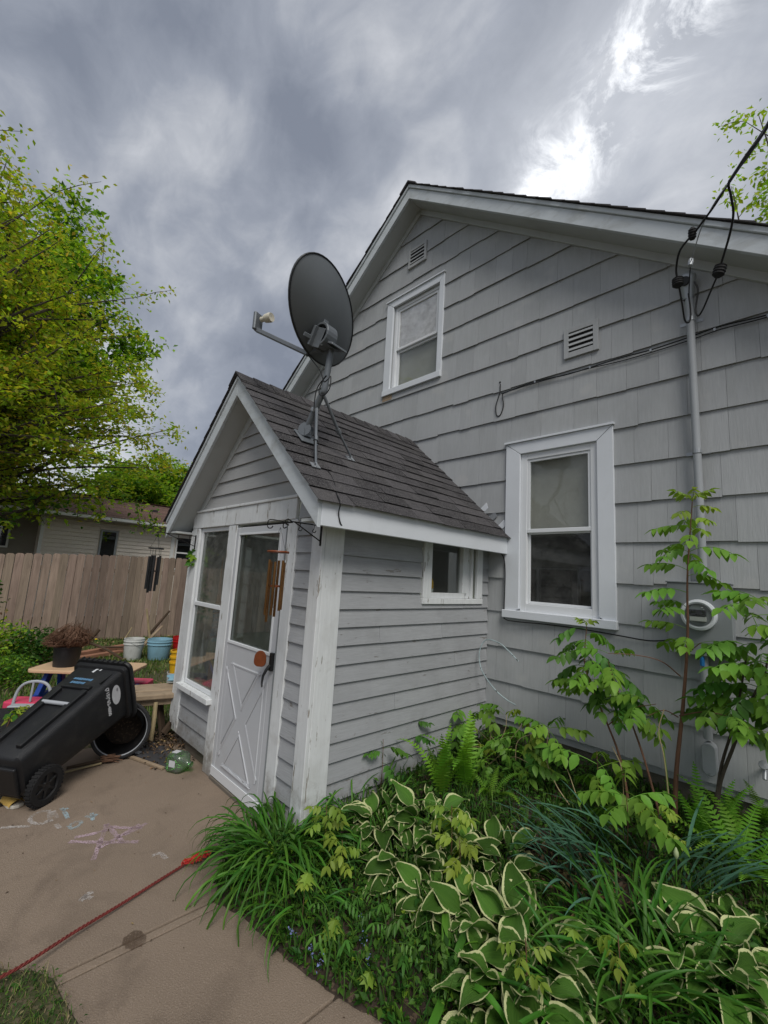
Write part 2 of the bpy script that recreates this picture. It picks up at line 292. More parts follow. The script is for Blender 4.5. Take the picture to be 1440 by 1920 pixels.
# ------------------------------------------------------------------ mesh helpers
def rootloc(o):
    v = Vector((0, 0, 0))
    while o is not None: v += Vector(o.location); o = o.parent
    return v
class MB:
    def __init__(s): s.v = []; s.f = []; s.m = []; s.uv = {}
    def add(s, vs, fs, mi=0):
        b = len(s.v); s.v += [tuple(x) for x in vs]; s.f += [tuple(b+i for i in f) for f in fs]; s.m += [mi]*len(fs); return s
    def box(s, x0, x1, y0, y1, z0, z1, mi=0):
        return s.add([(x0,y0,z0),(x1,y0,z0),(x1,y1,z0),(x0,y1,z0),(x0,y0,z1),(x1,y0,z1),(x1,y1,z1),(x0,y1,z1)],
                     [(0,3,2,1),(4,5,6,7),(0,1,5,4),(1,2,6,5),(2,3,7,6),(3,0,4,7)], mi)
    def obox(s, c, ex, ey, ez, mi=0):
        c, ex, ey, ez = map(Vector, (c, ex, ey, ez))
        return s.add([c+a*ex+b*ey+d*ez for d in (-1,1) for a, b in ((-1,-1),(1,-1),(1,1),(-1,1))],
                     [(0,3,2,1),(4,5,6,7),(0,1,5,4),(1,2,6,5),(2,3,7,6),(3,0,4,7)], mi)
    def beam(s, a, b, w, h, up=(0,0,1), mi=0):
        a, b = Vector(a), Vector(b); d = (b-a); L = d.length; d.normalize(); sd = d.cross(Vector(up)); sd.normalize(); u = sd.cross(d)
        return s.obox((a+b)/2, d*L/2, sd*w/2, u*h/2, mi)
    def prism(s, poly, f, mi=0):
        'poly: list of 2-D points, f(p, k) -> 3-D point for side k=0/1'
        n = len(poly); vs = [f(p, 0) for p in poly]+[f(p, 1) for p in poly]
        return s.add(vs, [tuple(range(n)), tuple(range(2*n-1, n-1, -1))]+[(i, n+i, n+(i+1) % n, (i+1) % n) for i in range(n)], mi)
    def tube(s, pts, r, n=8, mi=0, caps=True):
        pts = [Vector(p) for p in pts]; m = len(pts)
        rr = r if isinstance(r, (list, tuple)) else [r]*m
        t0 = (pts[1]-pts[0]).normalized(); ref = Vector((0,0,1)) if abs(t0.z) < .9 else Vector((1,0,0)); nx = t0.cross(ref).normalized()
        vs = []
        for i, p in enumerate(pts):
            t = (pts[min(i+1, m-1)]-pts[max(i-1, 0)]).normalized(); nx = (nx-t*nx.dot(t)).normalized(); ny = t.cross(nx)
            vs += [p+(nx*math.cos(2*math.pi*k/n)+ny*math.sin(2*math.pi*k/n))*rr[i] for k in range(n)]
        fs = [(i*n+k, i*n+(k+1) % n, (i+1)*n+(k+1) % n, (i+1)*n+k) for i in range(m-1) for k in range(n)]
        if caps: fs += [tuple(range(n-1, -1, -1)), tuple((m-1)*n+k for k in range(n))]
        return s.add(vs, fs, mi)
    def lathe(s, prof, c=(0,0,0), ax=(0,0,1), n=24, mi=0, sx=1, sy=1):
        ax = Vector(ax).normalized(); ref = Vector((0,0,1)) if abs(ax.z) < .9 else Vector((1,0,0)); u = ref.cross(ax).normalized(); w = ax.cross(u); c = Vector(c)
        vs = [c+ax*h+(u*math.cos(2*math.pi*k/n)*sx+w*math.sin(2*math.pi*k/n)*sy)*r for r, h in prof for k in range(n)]
        m = len(prof); fs = [(i*n+k, i*n+(k+1) % n, (i+1)*n+(k+1) % n, (i+1)*n+k) for i in range(m-1) for k in range(n)]
        return s.add(vs, fs, mi)
    def build(s, name, mat, parent=None, smooth=False, bevel=0, local=False, segs=1, weld=False):
        me = bpy.data.meshes.new(name); off = Vector((0,0,0)) if (parent is None or local) else rootloc(parent)
        me.from_pydata([Vector(v)-off for v in s.v] if off.length else s.v, [], s.f)
        mats = mat if isinstance(mat, (list, tuple)) else [mat]
        for m in mats: me.materials.append(m)
        if len(mats) > 1: me.polygons.foreach_set('material_index', s.m)
        bm = bmesh.new(); bm.from_mesh(me); bmesh.ops.recalc_face_normals(bm, faces=bm.faces)
        if weld: bmesh.ops.remove_doubles(bm, verts=bm.verts, dist=1e-4)
        bm.to_mesh(me); bm.free()
        if smooth: me.shade_smooth()
        o = bpy.data.objects.new(name, me); col.objects.link(o)
        if parent is not None: o.parent = parent
        if bevel:
            b = o.modifiers.new('bevel', 'BEVEL'); b.width = bevel; b.segments = segs; b.limit_method = 'ANGLE'; b.angle_limit = R(40)
        if smooth:
            try: me.set_sharp_from_angle(angle=R(42))
            except Exception: pass
        return o
def thing(name, loc, label, cat, group=None, rz=0):
    o = bpy.data.objects.new(name, None); col.objects.link(o); o.location = loc; o.rotation_euler = (0, 0, rz); o.empty_display_size = .1
    o['label'] = label; o['category'] = cat
    if group: o['group'] = group
    return o
def tag(o, label=None, cat=None, group=None, kind=None):
    for k, v in (('label', label), ('category', cat), ('group', group), ('kind', kind)):
        if v: o[k] = v
    return o
def inst(name, me, parent, loc=(0,0,0), rot=None, scale=None, mtx=None, mods=None):
    o = bpy.data.objects.new(name, me); col.objects.link(o); o.parent = parent
    if mtx is not None: o.matrix_basis = mtx
    else:
        o.location = loc
        if rot: o.rotation_euler = rot
        if scale: o.scale = scale
    return o
def npmesh(name, verts, faces_n, nper, mats, parent=None, mi=None, smooth=False, uv=None):
    'fast mesh: verts (n,3), faces are consecutive runs of indices with nper corners'
    me = bpy.data.meshes.new(name); nv = len(verts); nf = len(faces_n)//nper
    me.vertices.add(nv); me.vertices.foreach_set('co', np.asarray(verts, dtype=np.float32).ravel())
    me.loops.add(nf*nper); me.loops.foreach_set('vertex_index', np.asarray(faces_n, dtype=np.int32))
    me.polygons.add(nf); me.polygons.foreach_set('loop_start', np.arange(nf, dtype=np.int32)*nper)
    try: me.polygons.foreach_set('loop_total', np.full(nf, nper, dtype=np.int32))
    except Exception: pass
    for m in mats: me.materials.append(m)
    if mi is not None: me.polygons.foreach_set('material_index', np.asarray(mi, dtype=np.int32))
    me.update(calc_edges=True); me.validate()
    if smooth: me.shade_smooth()
    if parent is False: return me
    o = bpy.data.objects.new(name, me); col.objects.link(o)
    if parent: o.parent = parent
    return o
def leaf_cloud(name, pts, size, mats, weights, parent=None, up=.3, fold=.25, off=None, asp=.55, tilt=None):
    'folded diamond leaves (2 quads-as-triangles each side) at pts'
    n = len(pts); P = np.asarray(pts); sz = size*(.6+.8*rng.random(n))
    d = rng.normal(size=(n, 3)); d[:, 2] = d[:, 2]*.6-.25; d /= np.linalg.norm(d, axis=1)[:, None]
    nr = rng.normal(size=(n, 3))*(1-up); nr[:, 2] = np.abs(nr[:, 2])+up*1.6
    sd = np.cross(d, nr); sd /= np.linalg.norm(sd, axis=1)[:, None]+1e-9; nn = np.cross(sd, d)
    L = sz[:, None]; W = L*asp
    a = P; b = P+d*L; m1 = P+d*L*.45+sd*W*.5+nn*L*fold*.4; m2 = P+d*L*.45-sd*W*.5+nn*L*fold*.4
    V = np.stack([a, m1, b, m2], 1).reshape(-1, 3)
    if off is not None: V = V-np.asarray(off)
    base = np.arange(n)[:, None]*4
    F = (base+np.array([[0, 1, 2, 0, 2, 3]])).ravel()
    mi = np.repeat(rng.choice(len(mats), n, p=np.array(weights)/sum(weights)), 2)
    return npmesh(name, V, F, 3, mats, parent, mi)
def clip(poly, a, b, c):
    'keep a*x+b*z<=c'
    o = []
    for i in range(len(poly)):
        p, q = poly[i], poly[(i+1) % len(poly)]; fp, fq = a*p[0]+b*p[1]-c, a*q[0]+b*q[1]-c
        if fp <= 0: o.append(p)
        if (fp < 0 < fq) or (fq < 0 < fp): t = fp/(fp-fq); o.append((p[0]+(q[0]-p[0])*t, p[1]+(q[1]-p[1])*t))
    return o
def area(p): return abs(sum(p[i][0]*p[(i+1) % len(p)][1]-p[(i+1) % len(p)][0]*p[i][1] for i in range(len(p))))/2
def minus(rects, hole):
    out = []
    hx0, hx1, hz0, hz1 = hole
    for x0, x1, z0, z1 in rects:
        if x1 <= hx0 or x0 >= hx1 or z1 <= hz0 or z0 >= hz1: out.append((x0, x1, z0, z1)); continue
        if x0 < hx0: out.append((x0, hx0, z0, z1))
        if x1 > hx1: out.append((hx1, x1, z0, z1))
        a, b = max(x0, hx0), min(x1, hx1)
        if z0 < hz0: out.append((a, b, z0, hz0))
        if z1 > hz1: out.append((a, b, hz1, z1))
    return [r for r in out if r[1]-r[0] > .004 and r[3]-r[2] > .004]
def proj_area(poly3):
    pts = []
    for q in poly3:
        c = CM.transposed() @ (Vector(q)-CP)
        if c.z > -.1: return 0
        pts.append((720+FPX*c.x/-c.z, 960-FPX*c.y/-c.z))
    if all(p[0] < 0 or p[0] > 1440 or p[1] < 0 or p[1] > 1920 for p in pts): return 0
    return area(pts)
def cut_rects(rects, holes, halfplanes):
    out = []
    for h in holes: rects = minus(rects, h)
    for x0, x1, z0, z1 in rects:
        p = [(x0, z0), (x1, z0), (x1, z1), (x0, z1)]
        for hp in halfplanes:
            p = clip(p, *hp)
            if len(p) < 3: break
        if len(p) >= 3 and area(p) > 2e-4: out.append(p)
    return out
def lapped(parent, name, pieces, fmap, mat, mat_joined, bevel=0, limit=300, stuffname=None, gap=.008):
    '''pieces: (poly, zb, zt, tb, tt) butt thickness tb at the bottom zb, tt at the top; fmap(x, z, depth) -> world.
    Largest `limit` in the picture become parts of their own, the rest one joined part'''
    sc_ = [(proj_area([fmap(x, z, 0) for x, z in pc[0]]), i) for i, pc in enumerate(pieces)]
    sc_.sort(reverse=True); big = set(i for s, i in sc_[:limit] if s > 25)
    rest = MB()
    for i, (poly, zb, zt, tb, tt) in enumerate(pieces):
        def f(p, k):
            t = 0 if zt == zb else (p[1]-zb)/(zt-zb)
            return fmap(p[0], p[1], (max(.0, tb-gap)*(1-t)-.001*t) if k == 1 else tb+(tt-tb)*t)
        if i in big: MB().prism(poly, f).build(name, mat, parent)
        else: rest.prism(poly, f)
    if rest.v:
        tag(rest.build(stuffname or name+'_rows', mat_joined, parent), kind='stuff')

# ------------------------------------------------------------------ the ground
EDGE = [(-2.78, 1.77), (-2.62, 1.42), (-2.45, 1.26), (-2.33, 1.21), (-2.13, 1.27), (-1.82, 1.30), (-1.60, 1.34), (-1.39, 1.41), (-1.1, 1.50), (-.5, 1.64), (1, 1.85), (3.2, 2.0)]
def yedge(x):
    for (x0, y0), (x1, y1) in zip(EDGE, EDGE[1:]):
        if x0 <= x <= x1: return y0+(y1-y0)*(x-x0)/(x1-x0)
    return EDGE[-1][1] if x > 0 else EDGE[0][1]
def bedz(x, y):
    t = max(0, min(1, (y-yedge(x))/(3.83-yedge(x)))) if y > yedge(x) else 0
    return .015+.27*(t*(1.5-.5*t)) if y > yedge(x) else 0.0
m = MB(); G = 60
gx = [-400, -120, -60]+list(np.linspace(-24, 8, 34))+[20, 60, 120, 400]; gy = [-400, -120, -40, -12]+list(np.linspace(-6, 14, 22))+[30, 80, 160, 400]
vs = [(x, y, -.03+(random.uniform(-.012, .012) if -12 < x < -5.2 and -2 < y < 8 else 0)) for y in gy for x in gx]
nx = len(gx); m.add(vs, [(j*nx+i, j*nx+i+1, (j+1)*nx+i+1, (j+1)*nx+i) for j in range(len(gy)-1) for i in range(nx-1)])
tag(m.build('ground', lawn, smooth=True), kind='structure')
patio = MB().box(-5.0, 3.2, -3.2, 1.80, -.14, -.03).build('patio', soil); tag(patio, kind='structure')
for x0, x1 in ((-5.0, -2.352), (-2.29, -1.532), (-1.522, 3.2)):
    s = MB()
    if x0 < -4:
        poly = [(-4.93, -3.2), (x1, -3.2), (x1, 1.80), (-4.62, 1.80), (-4.70, 1.55), (-4.86, 1.2), (-4.95, .6)]
    else: poly = [(x0, -3.2), (x1, -3.2), (x1, 1.80), (x0, 1.80)]
    s.prism(poly, lambda p, k: (p[0], p[1], 0.0 if k else -.13)).build('slab', concrete, patio, bevel=.006, segs=2)
tag(MB().prism([(-2.343, -3.2), (-2.300, -3.2), (-2.300, 1.8), (-2.343, 1.8)], lambda p, k: (p[0], p[1], -.003 if k else -.1)).build('joint_strip', concrete, patio, bevel=.003))
# raised garden bed between the patio and the walls
m = MB(); xs = np.concatenate([np.linspace(-2.76, 0, 46), np.linspace(.1, 3.1, 12)]); J = 26
for x in xs:
    y0, y1 = yedge(x)-.01, (1.80 if x < -2.42 else 3.88)
    for j in range(J+1):
        y = y0+(y1-y0)*j/J; m.v.append((x, y, bedz(x, y)+(random.uniform(-.012, .014) if j else -.006)))
m.f = [(i*(J+1)+j, (i+1)*(J+1)+j, (i+1)*(J+1)+j+1, i*(J+1)+j+1) for i in range(len(xs)-1) for j in range(J)]; m.m = [0]*len(m.f)
tag(m.build('garden_soil', soil, smooth=True), kind='structure')
# island of lawn cutting into the patio, low left
LP = [(-3.7, -.55), (-2.62, .30), (-2.50, .40), (-2.41, .49), (-2.33, .535), (-2.2, .55), (-2.06, .575), (-1.92, .52), (-1.75, .2), (-1.6, -.6)]
m = MB().prism(LP, lambda p, k: (p[0]+(.0), p[1], .014 if k else -.02)); tag(m.build('lawn_patch', lawn, bevel=.008), kind='structure')

# ------------------------------------------------------------------ the house
W = 3.83; HX = -3.57; HS = .787; HA = 6.6
house = thing('house', (HX, W, 0), 'light grey shingled house with white gable boards and dark roof behind the porch', 'house')
hx0, hx1 = HX-4.63, HX+4.63
win1 = (-2.055, -1.348, 1.478, 2.98); win2 = (-3.975, -3.185, 4.205, 5.385)
half = [(HS, 1, HA+HS*HX), (-HS, 1, HA-HS*HX)]
core = MB()
for pl_ in cut_rects([(hx0, hx1, .42, 7)], [win1, win2], [(a, b, c+.05) for a, b, c in half]): core.prism(pl_, lambda p, k: (p[0], W if k else W+.14, p[1]))
core.box(hx0, hx0+.14, W+.14, 12.8, .42, 2.9).box(hx1-.14, hx1, W+.14, 12.8, .42, 2.9)
for pl_ in cut_rects([(hx0, hx1, .42, 7)], [], half): core.prism(pl_, lambda p, k: (p[0], 12.8 if k else 12.94, p[1]))
core.build('wall', siding, house)
f = MB().box(hx0+.04, hx1-.04, W+.035, 12.8, -.2, .42); f.build('foundation', found, house)
MB().box(hx0, hx1, W+.14, 12.8, .42, .46).build('floor', dark, house)
pieces = []
random.seed(21)
for k in range(20):
    zb = .48+.323*k; x = hx0+random.uniform(0, .2)-.2
    while x < hx1:
        w = random.choice((.135, .17, .205, .24, .24, .28, .315, .34)); x1 = min(x+w, hx1)
        dz = random.choice((0, 0, 0, -.005, .005, -.009)); t = .019+random.uniform(-.002, .003)
        for pl_ in cut_rects([(max(x, hx0)+.0008, x1-.0008, zb+dz, zb+.334)], [(win1[0]-.05, win1[1]+.05, win1[2]-.03, win1[3]+.05), (win2[0]-.05, win2[1]+.05, win2[2]-.03, win2[3]+.05), (-4.66, -2.44, 0, 2.05)], half):
            pieces.append((pl_, zb+dz, zb+.334, t, .002))
        x += w
lapped(house, 'shingle', pieces, lambda x, z, d: (x, W-d, z), siding, siding_s, stuffname='shingle_rows')
# roof, rake boards, soffit
def slope_prism(mb, z0, z1, y0, y1, x_out=5.0, side=0):
    for sgn in ((1, -1) if not side else (side,)):
        mb.prism([(0, z0), (x_out, z0-HS*x_out), (x_out, z1-HS*x_out), (0, z1)], lambda p, k: (HX+sgn*p[0], y0 if k else y1, p[1]))
    return mb
slope_prism(MB(), 6.70, 6.855, 3.60, 13.0).build('roof_deck', soff, house)
rk = slope_prism(MB(), 6.66, 6.815, 3.562, 3.598); rk.build('rake_board', rake_p, house, bevel=.003)
slope_prism(MB(), 6.817, 6.868, 3.545, 3.598).build('rake_molding', rake_p, house, bevel=.004)
slope_prism(MB(), 6.665, 6.69, 3.60, 3.80).build('soffit', soff, house)
slope_prism(MB(), 6.585, 6.67, 3.795, 3.829).build('frieze_board', soff, house, bevel=.003)
r = MB(); ds = .165
for sgn in (1, -1):
    for i in range(int(5.1/ (ds*.786))+1):
        x1 = 5.06-i*ds*.786; x0 = max(0, x1-ds*.786-.03)
        if x1 <= 0: break
        zt = lambda x: 6.872-HS*x
        j = random.uniform(-.006, .006)
        r.prism([(x0, zt(x0)), (x1, zt(x1)), (x1, zt(x1)+.017), (x0, zt(x0)+.004)], lambda p, k: (HX+sgn*p[0], 3.525+j if k else 13.05, p[1]))
tag(r.build('roof_shingle_courses', asph_s, house), kind='stuff')
MB().prism([(-.14, 6.772), (0, 6.886), (.14, 6.772), (.14, 6.79), (0, 6.905), (-.14, 6.79)], lambda p, k: (HX+p[0], 3.52 if k else 13.05, p[1])).build('ridge_cap', asph, house)
for sgn in (1, -1):
    MB().box(HX+sgn*5.0-.02, HX+sgn*5.0+.02, 3.56, 13, 6.66-HS*5.0, 6.83-HS*5.0).build('eave_fascia', rake_p, house)

def wbox(m, x0, x1, d0, d1, z0, z1, mi=0): return m.box(x0, x1, W-d0, W-d1, z0, z1, mi)   # d = distance out of the wall
# window beside the porch
x0, x1, z0, z1 = -2.212, -1.212, 1.405, 3.097; a0, a1, b0, b1 = -2.058, -1.345, 1.485, 2.978
m = MB()
def casing(m, x0, x1, z0, z1, a0, a1, b0, b1, d):
    for poly in ([(x0, z0), (a0, b0), (a0, b1), (x0, z1)], [(x1, z0), (x1, z1), (a1, b1), (a1, b0)], [(x0, z1), (a0, b1), (a1, b1), (x1, z1)]):
        c = (sum(p[0] for p in poly)/4, sum(p[1] for p in poly)/4); q = [(p[0]+(c[0]-p[0])*.004, p[1]+(c[1]-p[1])*.004) for p in poly]
        m.prism(q, lambda p, k: (p[0], W-(d if k else 0), p[1]))
    return m
win = casing(MB(), x0, x1, z0, z1, a0, a1, b0, b1, .034).build('window', trimc, house, bevel=.003)
wbox(MB(), x0-.012, x1+.012, .052, 0, z1, z1+.018).build('drip_cap', trimc, win)
wbox(MB(), x0-.006, x1+.006, .058, -.05, z0-.006, z0+.066).build('sill', trimc, win, bevel=.004)
m = MB()      # jamb liner, recessed
for q in ((a0, a0+.062, b0-.02, b1), (a1-.062, a1, b0-.02, b1)): wbox(m, q[0], q[1], .008, -.12, q[2], q[3])
wbox(m, a0+.062, a1-.062, .008, -.12, b1-.062, b1); wbox(m, a0+.062, a1-.062, .008, -.12, b0-.02, b0+.058)
m.build('frame', vinyl, win, bevel=.003)
s0, s1, t0, t1 = a0+.063, a1-.063, b0+.059, b1-.063
def sash(m, s0, s1, t0, t1, w, d0, d1):
    wbox(m, s0, s0+w, d0, d1, t0, t1); wbox(m, s1-w, s1, d0, d1, t0, t1); wbox(m, s0+w, s1-w, d0, d1, t0, t0+w); wbox(m, s0+w, s1-w, d0, d1, t1-w, t1)
up = sash(m := MB(), s0, s1, 2.208, t1, .024, -.002, -.03); m.build('upper_sash', vinyl, win, bevel=.002)
sash(m := MB(), s0, s1, t0, 2.207, .02, -.028, -.055); m.build('lower_sash', vinyl, win, bevel=.002)
wbox(MB(), s0, s1, .004, -.03, 2.200, 2.236).build('meeting_rail', vinyl, win, bevel=.003)
wbox(MB(), s0+.02, s1-.02, -.014, -.017, 2.23, t1-.02).build('pane', pane, win)
wbox(MB(), s0+.02, s1-.02, -.040, -.043, t0+.02, 2.19).build('pane', panedark, win)
wbox(MB(), s0-.02, s1+.02, -.075, -.080, 1.885, t1+.03).build('shade', shade, win)
m = MB(); wbox(m, s0+.02, s1-.01, -.062, -.085, 1.862, 1.880); wbox(m, -1.555, -1.535, -.062, -.08, t0, 1.862); wbox(m, -1.93, -1.915, -.062, -.08, t0, 1.862); m.build('shade_rail', vinyl, win)
wbox(MB(), s0-.01, s0+.025, -.06, -.10, t0-.02, 1.87).build('inner_jamb', cherry, win)
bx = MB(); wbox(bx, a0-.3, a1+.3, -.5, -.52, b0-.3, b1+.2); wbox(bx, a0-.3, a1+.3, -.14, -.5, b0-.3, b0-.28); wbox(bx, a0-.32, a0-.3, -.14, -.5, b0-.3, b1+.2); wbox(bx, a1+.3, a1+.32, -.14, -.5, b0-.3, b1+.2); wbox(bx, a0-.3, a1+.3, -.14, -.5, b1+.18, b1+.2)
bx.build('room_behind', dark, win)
bg_ = MB(); bg_.lathe([(0, 0), (.07, .01), (.085, .06), (.06, .13), (.02, .19), (0, .2)], (-1.72, W+.16, 1.55), n=10); bg_.build('bag_inside', dark, win, smooth=True)
# gable window
x0, x1, z0, z1 = -4.108, -3.106, 4.118, 5.492; a0, a1, b0, b1 = -3.985, -3.18, 4.19, 5.395
win = casing(MB(), x0, x1, z0, z1, a0, a1, b0, b1, .03).build('window', trimc, house, bevel=.003)
wbox(MB(), x0-.01, x1+.01, .048, 0, z1, z1+.016).build('drip_cap', trimc, win)
wbox(MB(), x0, x1, .045, -.05, z0-.004, z0+.074).build('sill', trimc, win, bevel=.004)
m = MB()
for q in ((a0, a0+.05, b0, b1), (a1-.04, a1, b0, b1)): wbox(m, q[0], q[1], -.012, -.12, q[2], q[3])
wbox(m, a0+.05, a1-.04, -.012, -.12, b1-.05, b1); wbox(m, a0+.05, a1-.04, -.012, -.12, b0-.02, b0+.02)
m.build('frame', vinyl, win, bevel=.003)
s0, s1, t0, t1 = a0+.051, a1-.041, b0+.021, b1-.051
sash(m := MB(), s0, s1, 4.748, t1, .034, -.02, -.05); m.build('upper_sash', vinyl, win, bevel=.002)
sash(m := MB(), s0, s1, t0, 4.747, .03, -.05, -.08); m.build('lower_sash', vinyl, win, bevel=.002)
wbox(MB(), s0+.03, s1-.03, -.033, -.036, 4.78, t1-.03).build('pane', pane_up, win)
wbox(MB(), s0+.03, s1-.03, -.064, -.067, t0+.03, 4.72).build('pane', pane, win)
wbox(MB(), s0+.02, s1-.02, -.0375, -.0385, 4.765, t1-.0).build('shade', plasticw, win); wbox(MB(), s0-.03, s1+.03, -.10, -.104, t0-.03, 4.75).build('curtain', shade, win)
bx = MB(); wbox(bx, a0-.3, a1+.3, -.6, -.62, b0-.3, b1+.3); wbox(bx, a0-.3, a1+.3, -.14, -.6, b0-.3, b0-.28); wbox(bx, a0-.32, a0-.3, -.14, -.6, b0-.3, b1+.3); wbox(bx, a1+.3, a1+.32, -.14, -.6, b0-.3, b1+.3); wbox(bx, a0-.3, a1+.3, -.14, -.6, b1+.28, b1+.3)
bx.build('room_behind', inwall, win)
wbox(MB(), -4.105, -3.93, .0235, 0, 4.045, 4.112).build('bare_wood_patch', wood, house)
# louvred gable vents
for (x0, x1, z0, z1, fr) in ((-3.745, -3.43, 5.845, 6.125, .035), (-1.625, -1.315, 3.822, 4.118, .045)):
    m = MB(); wbox(m, x0, x0+fr, .037, 0, z0, z1); wbox(m, x1-fr, x1, .037, 0, z0, z1); wbox(m, x0+fr, x1-fr, .037, 0, z0, z0+fr*1.2); wbox(m, x0+fr, x1-fr, .037, 0, z1-fr, z1)
    v_ = m.build('vent', siding, house, bevel=.002)
    wbox(MB(), x0+fr, x1-fr, .0235, .022, z0+fr, z1-fr).build('dark_backing', dark, v_)  # no hole in the wall: dark sheet stands in for inner shade
    n = 4; hh = (z1-z0-2.2*fr)/n
    for i in range(n):
        zc = z0+fr*1.2+hh*(i+.5)
        MB().prism([(.025, zc-hh*.02+.012), (.036, zc-hh*.26), (.039, zc-hh*.2), (.028, zc+hh*.1+.012)], lambda p, k, a=x0+fr, b=x1-fr: (a if k else b, W-p[0], p[1])).build('louvre', siding, v_)
# anchor hole of an old bracket and patched smudge
m = MB(); m.lathe([(0, .02), (.01, .02), (.012, .012)], at(939, 718, 1, W), (0, -1, 0), n=8); m.build('screw_eye', blacki, house)

# ------------------------------------------------------------------ entry porch
PX, PA, PS = -3.54, 3.39, .90
porch = thing('entry_porch', (PX, 2.8, 0), 'small gabled entry porch in grey clapboard with white corner trim and steep dark roof', 'porch')
PL, PR, PY = -4.68, -2.415, 1.77
pw = (-4.495, -3.835, .585, 2.09); pd = (-3.672, -2.838, 0.0, 2.088); sw = (2.90, 3.63, 1.545, 2.06)
hp = [(PS, 1, PA-.17+PS*PX), (-PS, 1, PA-.17-PS*PX)]
m = MB()
for pl_ in cut_rects([(PL, PR, .1, 3.4)], [pw, (pd[0], pd[1], -1, pd[3])], hp): m.prism(pl_, lambda p, k: (p[0], PY if k else PY+.08, p[1]))
for pl_ in cut_rects([(PY+.08, W-.002, .1, 2.1)], [sw], []): m.prism(pl_, lambda p, k: (PR if k else PR-.07, p[0], p[1]))
[m.prism(q_, lambda p, k: (PL if k else PL+.07, p[0], p[1])) for q_ in cut_rects([(PY+.08, W-.002, .1, 2.1)], [(2.3, 3.5, .95, 1.95)], [])]; m.build('wall', inwall, porch)  # unseen opening added in the far wall to brighten the inside
m = MB().box(PL+.03, PR-.02, PY+.03, W-.01, -.1, .1); m.build('foundation', found, porch)
MB().box(PL+.07, PR-.07, PY+.08, W-.02, .10, .125).build('floor', driftw, porch)
# clapboards: outer side wall
def rows(u0, u1, z0, z1, holes, hps, step=.125, base=.094, splits=()):
    out = []; k = 0
    while base+step*k < z1:
        zb = base+step*k; cuts = [u0, u1]
        if splits: cuts = sorted(set([u0, u1]+[s for kk, s in splits if kk == k]))
        for a, b in zip(cuts, cuts[1:]):
            dz = random.uniform(-.0025, .0025)
            for pl_ in cut_rects([(a+.0015, b-.0015, max(z0, zb+dz), min(z1, zb+step+.014))], holes, hps): out.append((pl_, zb, zb+step+.014, .022, .004))
        k += 1
    return out
shole = (2.80, 3.70, 1.503, 2.2)
lapped(porch, 'clapboard', rows(1.94, W-.012, .10, 2.06, [shole], [], splits=((2, 2.9), (5, 2.55), (7, 3.3), (9, 2.35), (9, 3.1), (11, 3.4))), lambda y, z, d: (PR+d, y, z), clap, clap)
lapped(porch, 'clapboard', rows(-2.708, -2.507, .10, 2.3, [], hp), lambda x, z, d: (x, PY-d, z), clap, clap)
lapped(porch, 'clapboard', rows(-4.51, -3.84, .11, .54, [], [], .135, .115), lambda x, z, d: (x, PY-d, z), clap, clap)
lapped(porch, 'clapboard', rows(PL, -2.62, 2.275, 3.3, [], [(PS, 1, PA-.26+PS*PX), (-PS, 1, PA-.26-PS*PX)], .127, 2.275), lambda x, z, d: (x, PY-d, z), clapb, clapb)
m = MB()
for k in range(15):
    for q_ in cut_rects([(PY, W-.01, .1+.125*k, .235+.125*k)], [(2.28, 3.52, .93, 1.97)], []): m.prism(q_, lambda p, q: (PL-.001 if q else PL-.012, p[0], p[1]))  # boards skip the added light opening
tag(m.build('far_side_clapboards', clap, porch), kind='stuff')
# trim
T = lambda *b, name='trim_board', mat=trim, bev=.004: MB().box(*b).build(name, mat, porch, bevel=bev)
T(-2.507, -2.385, 1.742, 1.770, .12, 2.12, name='corner_board')
T(-2.413, -2.387, 1.772, 1.938, .10, 2.06, name='corner_board')
T(-4.685, -4.498, 1.742, 1.768, .30, 2.09, name='corner_board')
m = MB(); m.prism([(-4.685, .30), (-4.685, .21), (-4.665, .17), (-4.65, .24), (-4.62, .165), (-4.59, .155), (-4.565, .2), (-4.545, .13), (-4.498, .12), (-4.498, .30)], lambda p, k: (p[0], 1.742 if k else 1.767, p[1])); m.build('rotten_post_foot', trim, porch)
T(-4.71, -4.687, 1.742, 1.93, .22, 2.07, name='corner_board')
T(-3.834, -3.674, 1.744, 1.769, 0.0, 2.089, name='mullion_post')
T(-2.836, -2.709, 1.744, 1.769, .06, 2.089, name='door_jamb')
T(-4.685, -2.735, 1.740, 1.768, 2.091, 2.250, name='header_board')
T(-4.66, -2.72, 1.728, 1.768, 2.251, 2.274, name='header_molding')
T(-4.53, -3.80, 1.700, 1.768, .535, .582, name='window_sill')
def rake_strip(name, v0, v1, y0, y1, mat, x_out=1.36, clipz=None, bev=.003):
    m = MB()
    for sgn in (1, -1):
        poly = [(0, PA-v0), (x_out, PA-v0-PS*x_out), (x_out, PA-v1-PS*x_out), (0, PA-v1)]
        if clipz is not None: poly = clip(poly, 0, -1, -clipz)
        m.prism(poly, lambda p, k: (PX+sgn*p[0], y0 if k else y1, p[1]))
    return m.build(name, mat, porch, bevel=bev)
rake_strip('rake_board', .035, .185, 1.545, 1.570, rake_p)
rake_strip('rake_molding', .0, .034, 1.532, 1.570, rake_p)
rake_strip('soffit', .15, .17, 1.571, 1.768, soff, 1.32)
rake_strip('gable_frieze', .17, .265, 1.745, 1.7685, soff, clipz=2.276)
m = MB()
for sgn in (1, -1): m.prism([(0, PA-.14), (1.34, PA-.14-PS*1.34), (1.34, PA-PS*1.34-.002), (0, PA-.002)], lambda p, k: (PX+sgn*p[0], 1.571 if k else W-.003, p[1]))
m.build('roof_deck', soff, porch)
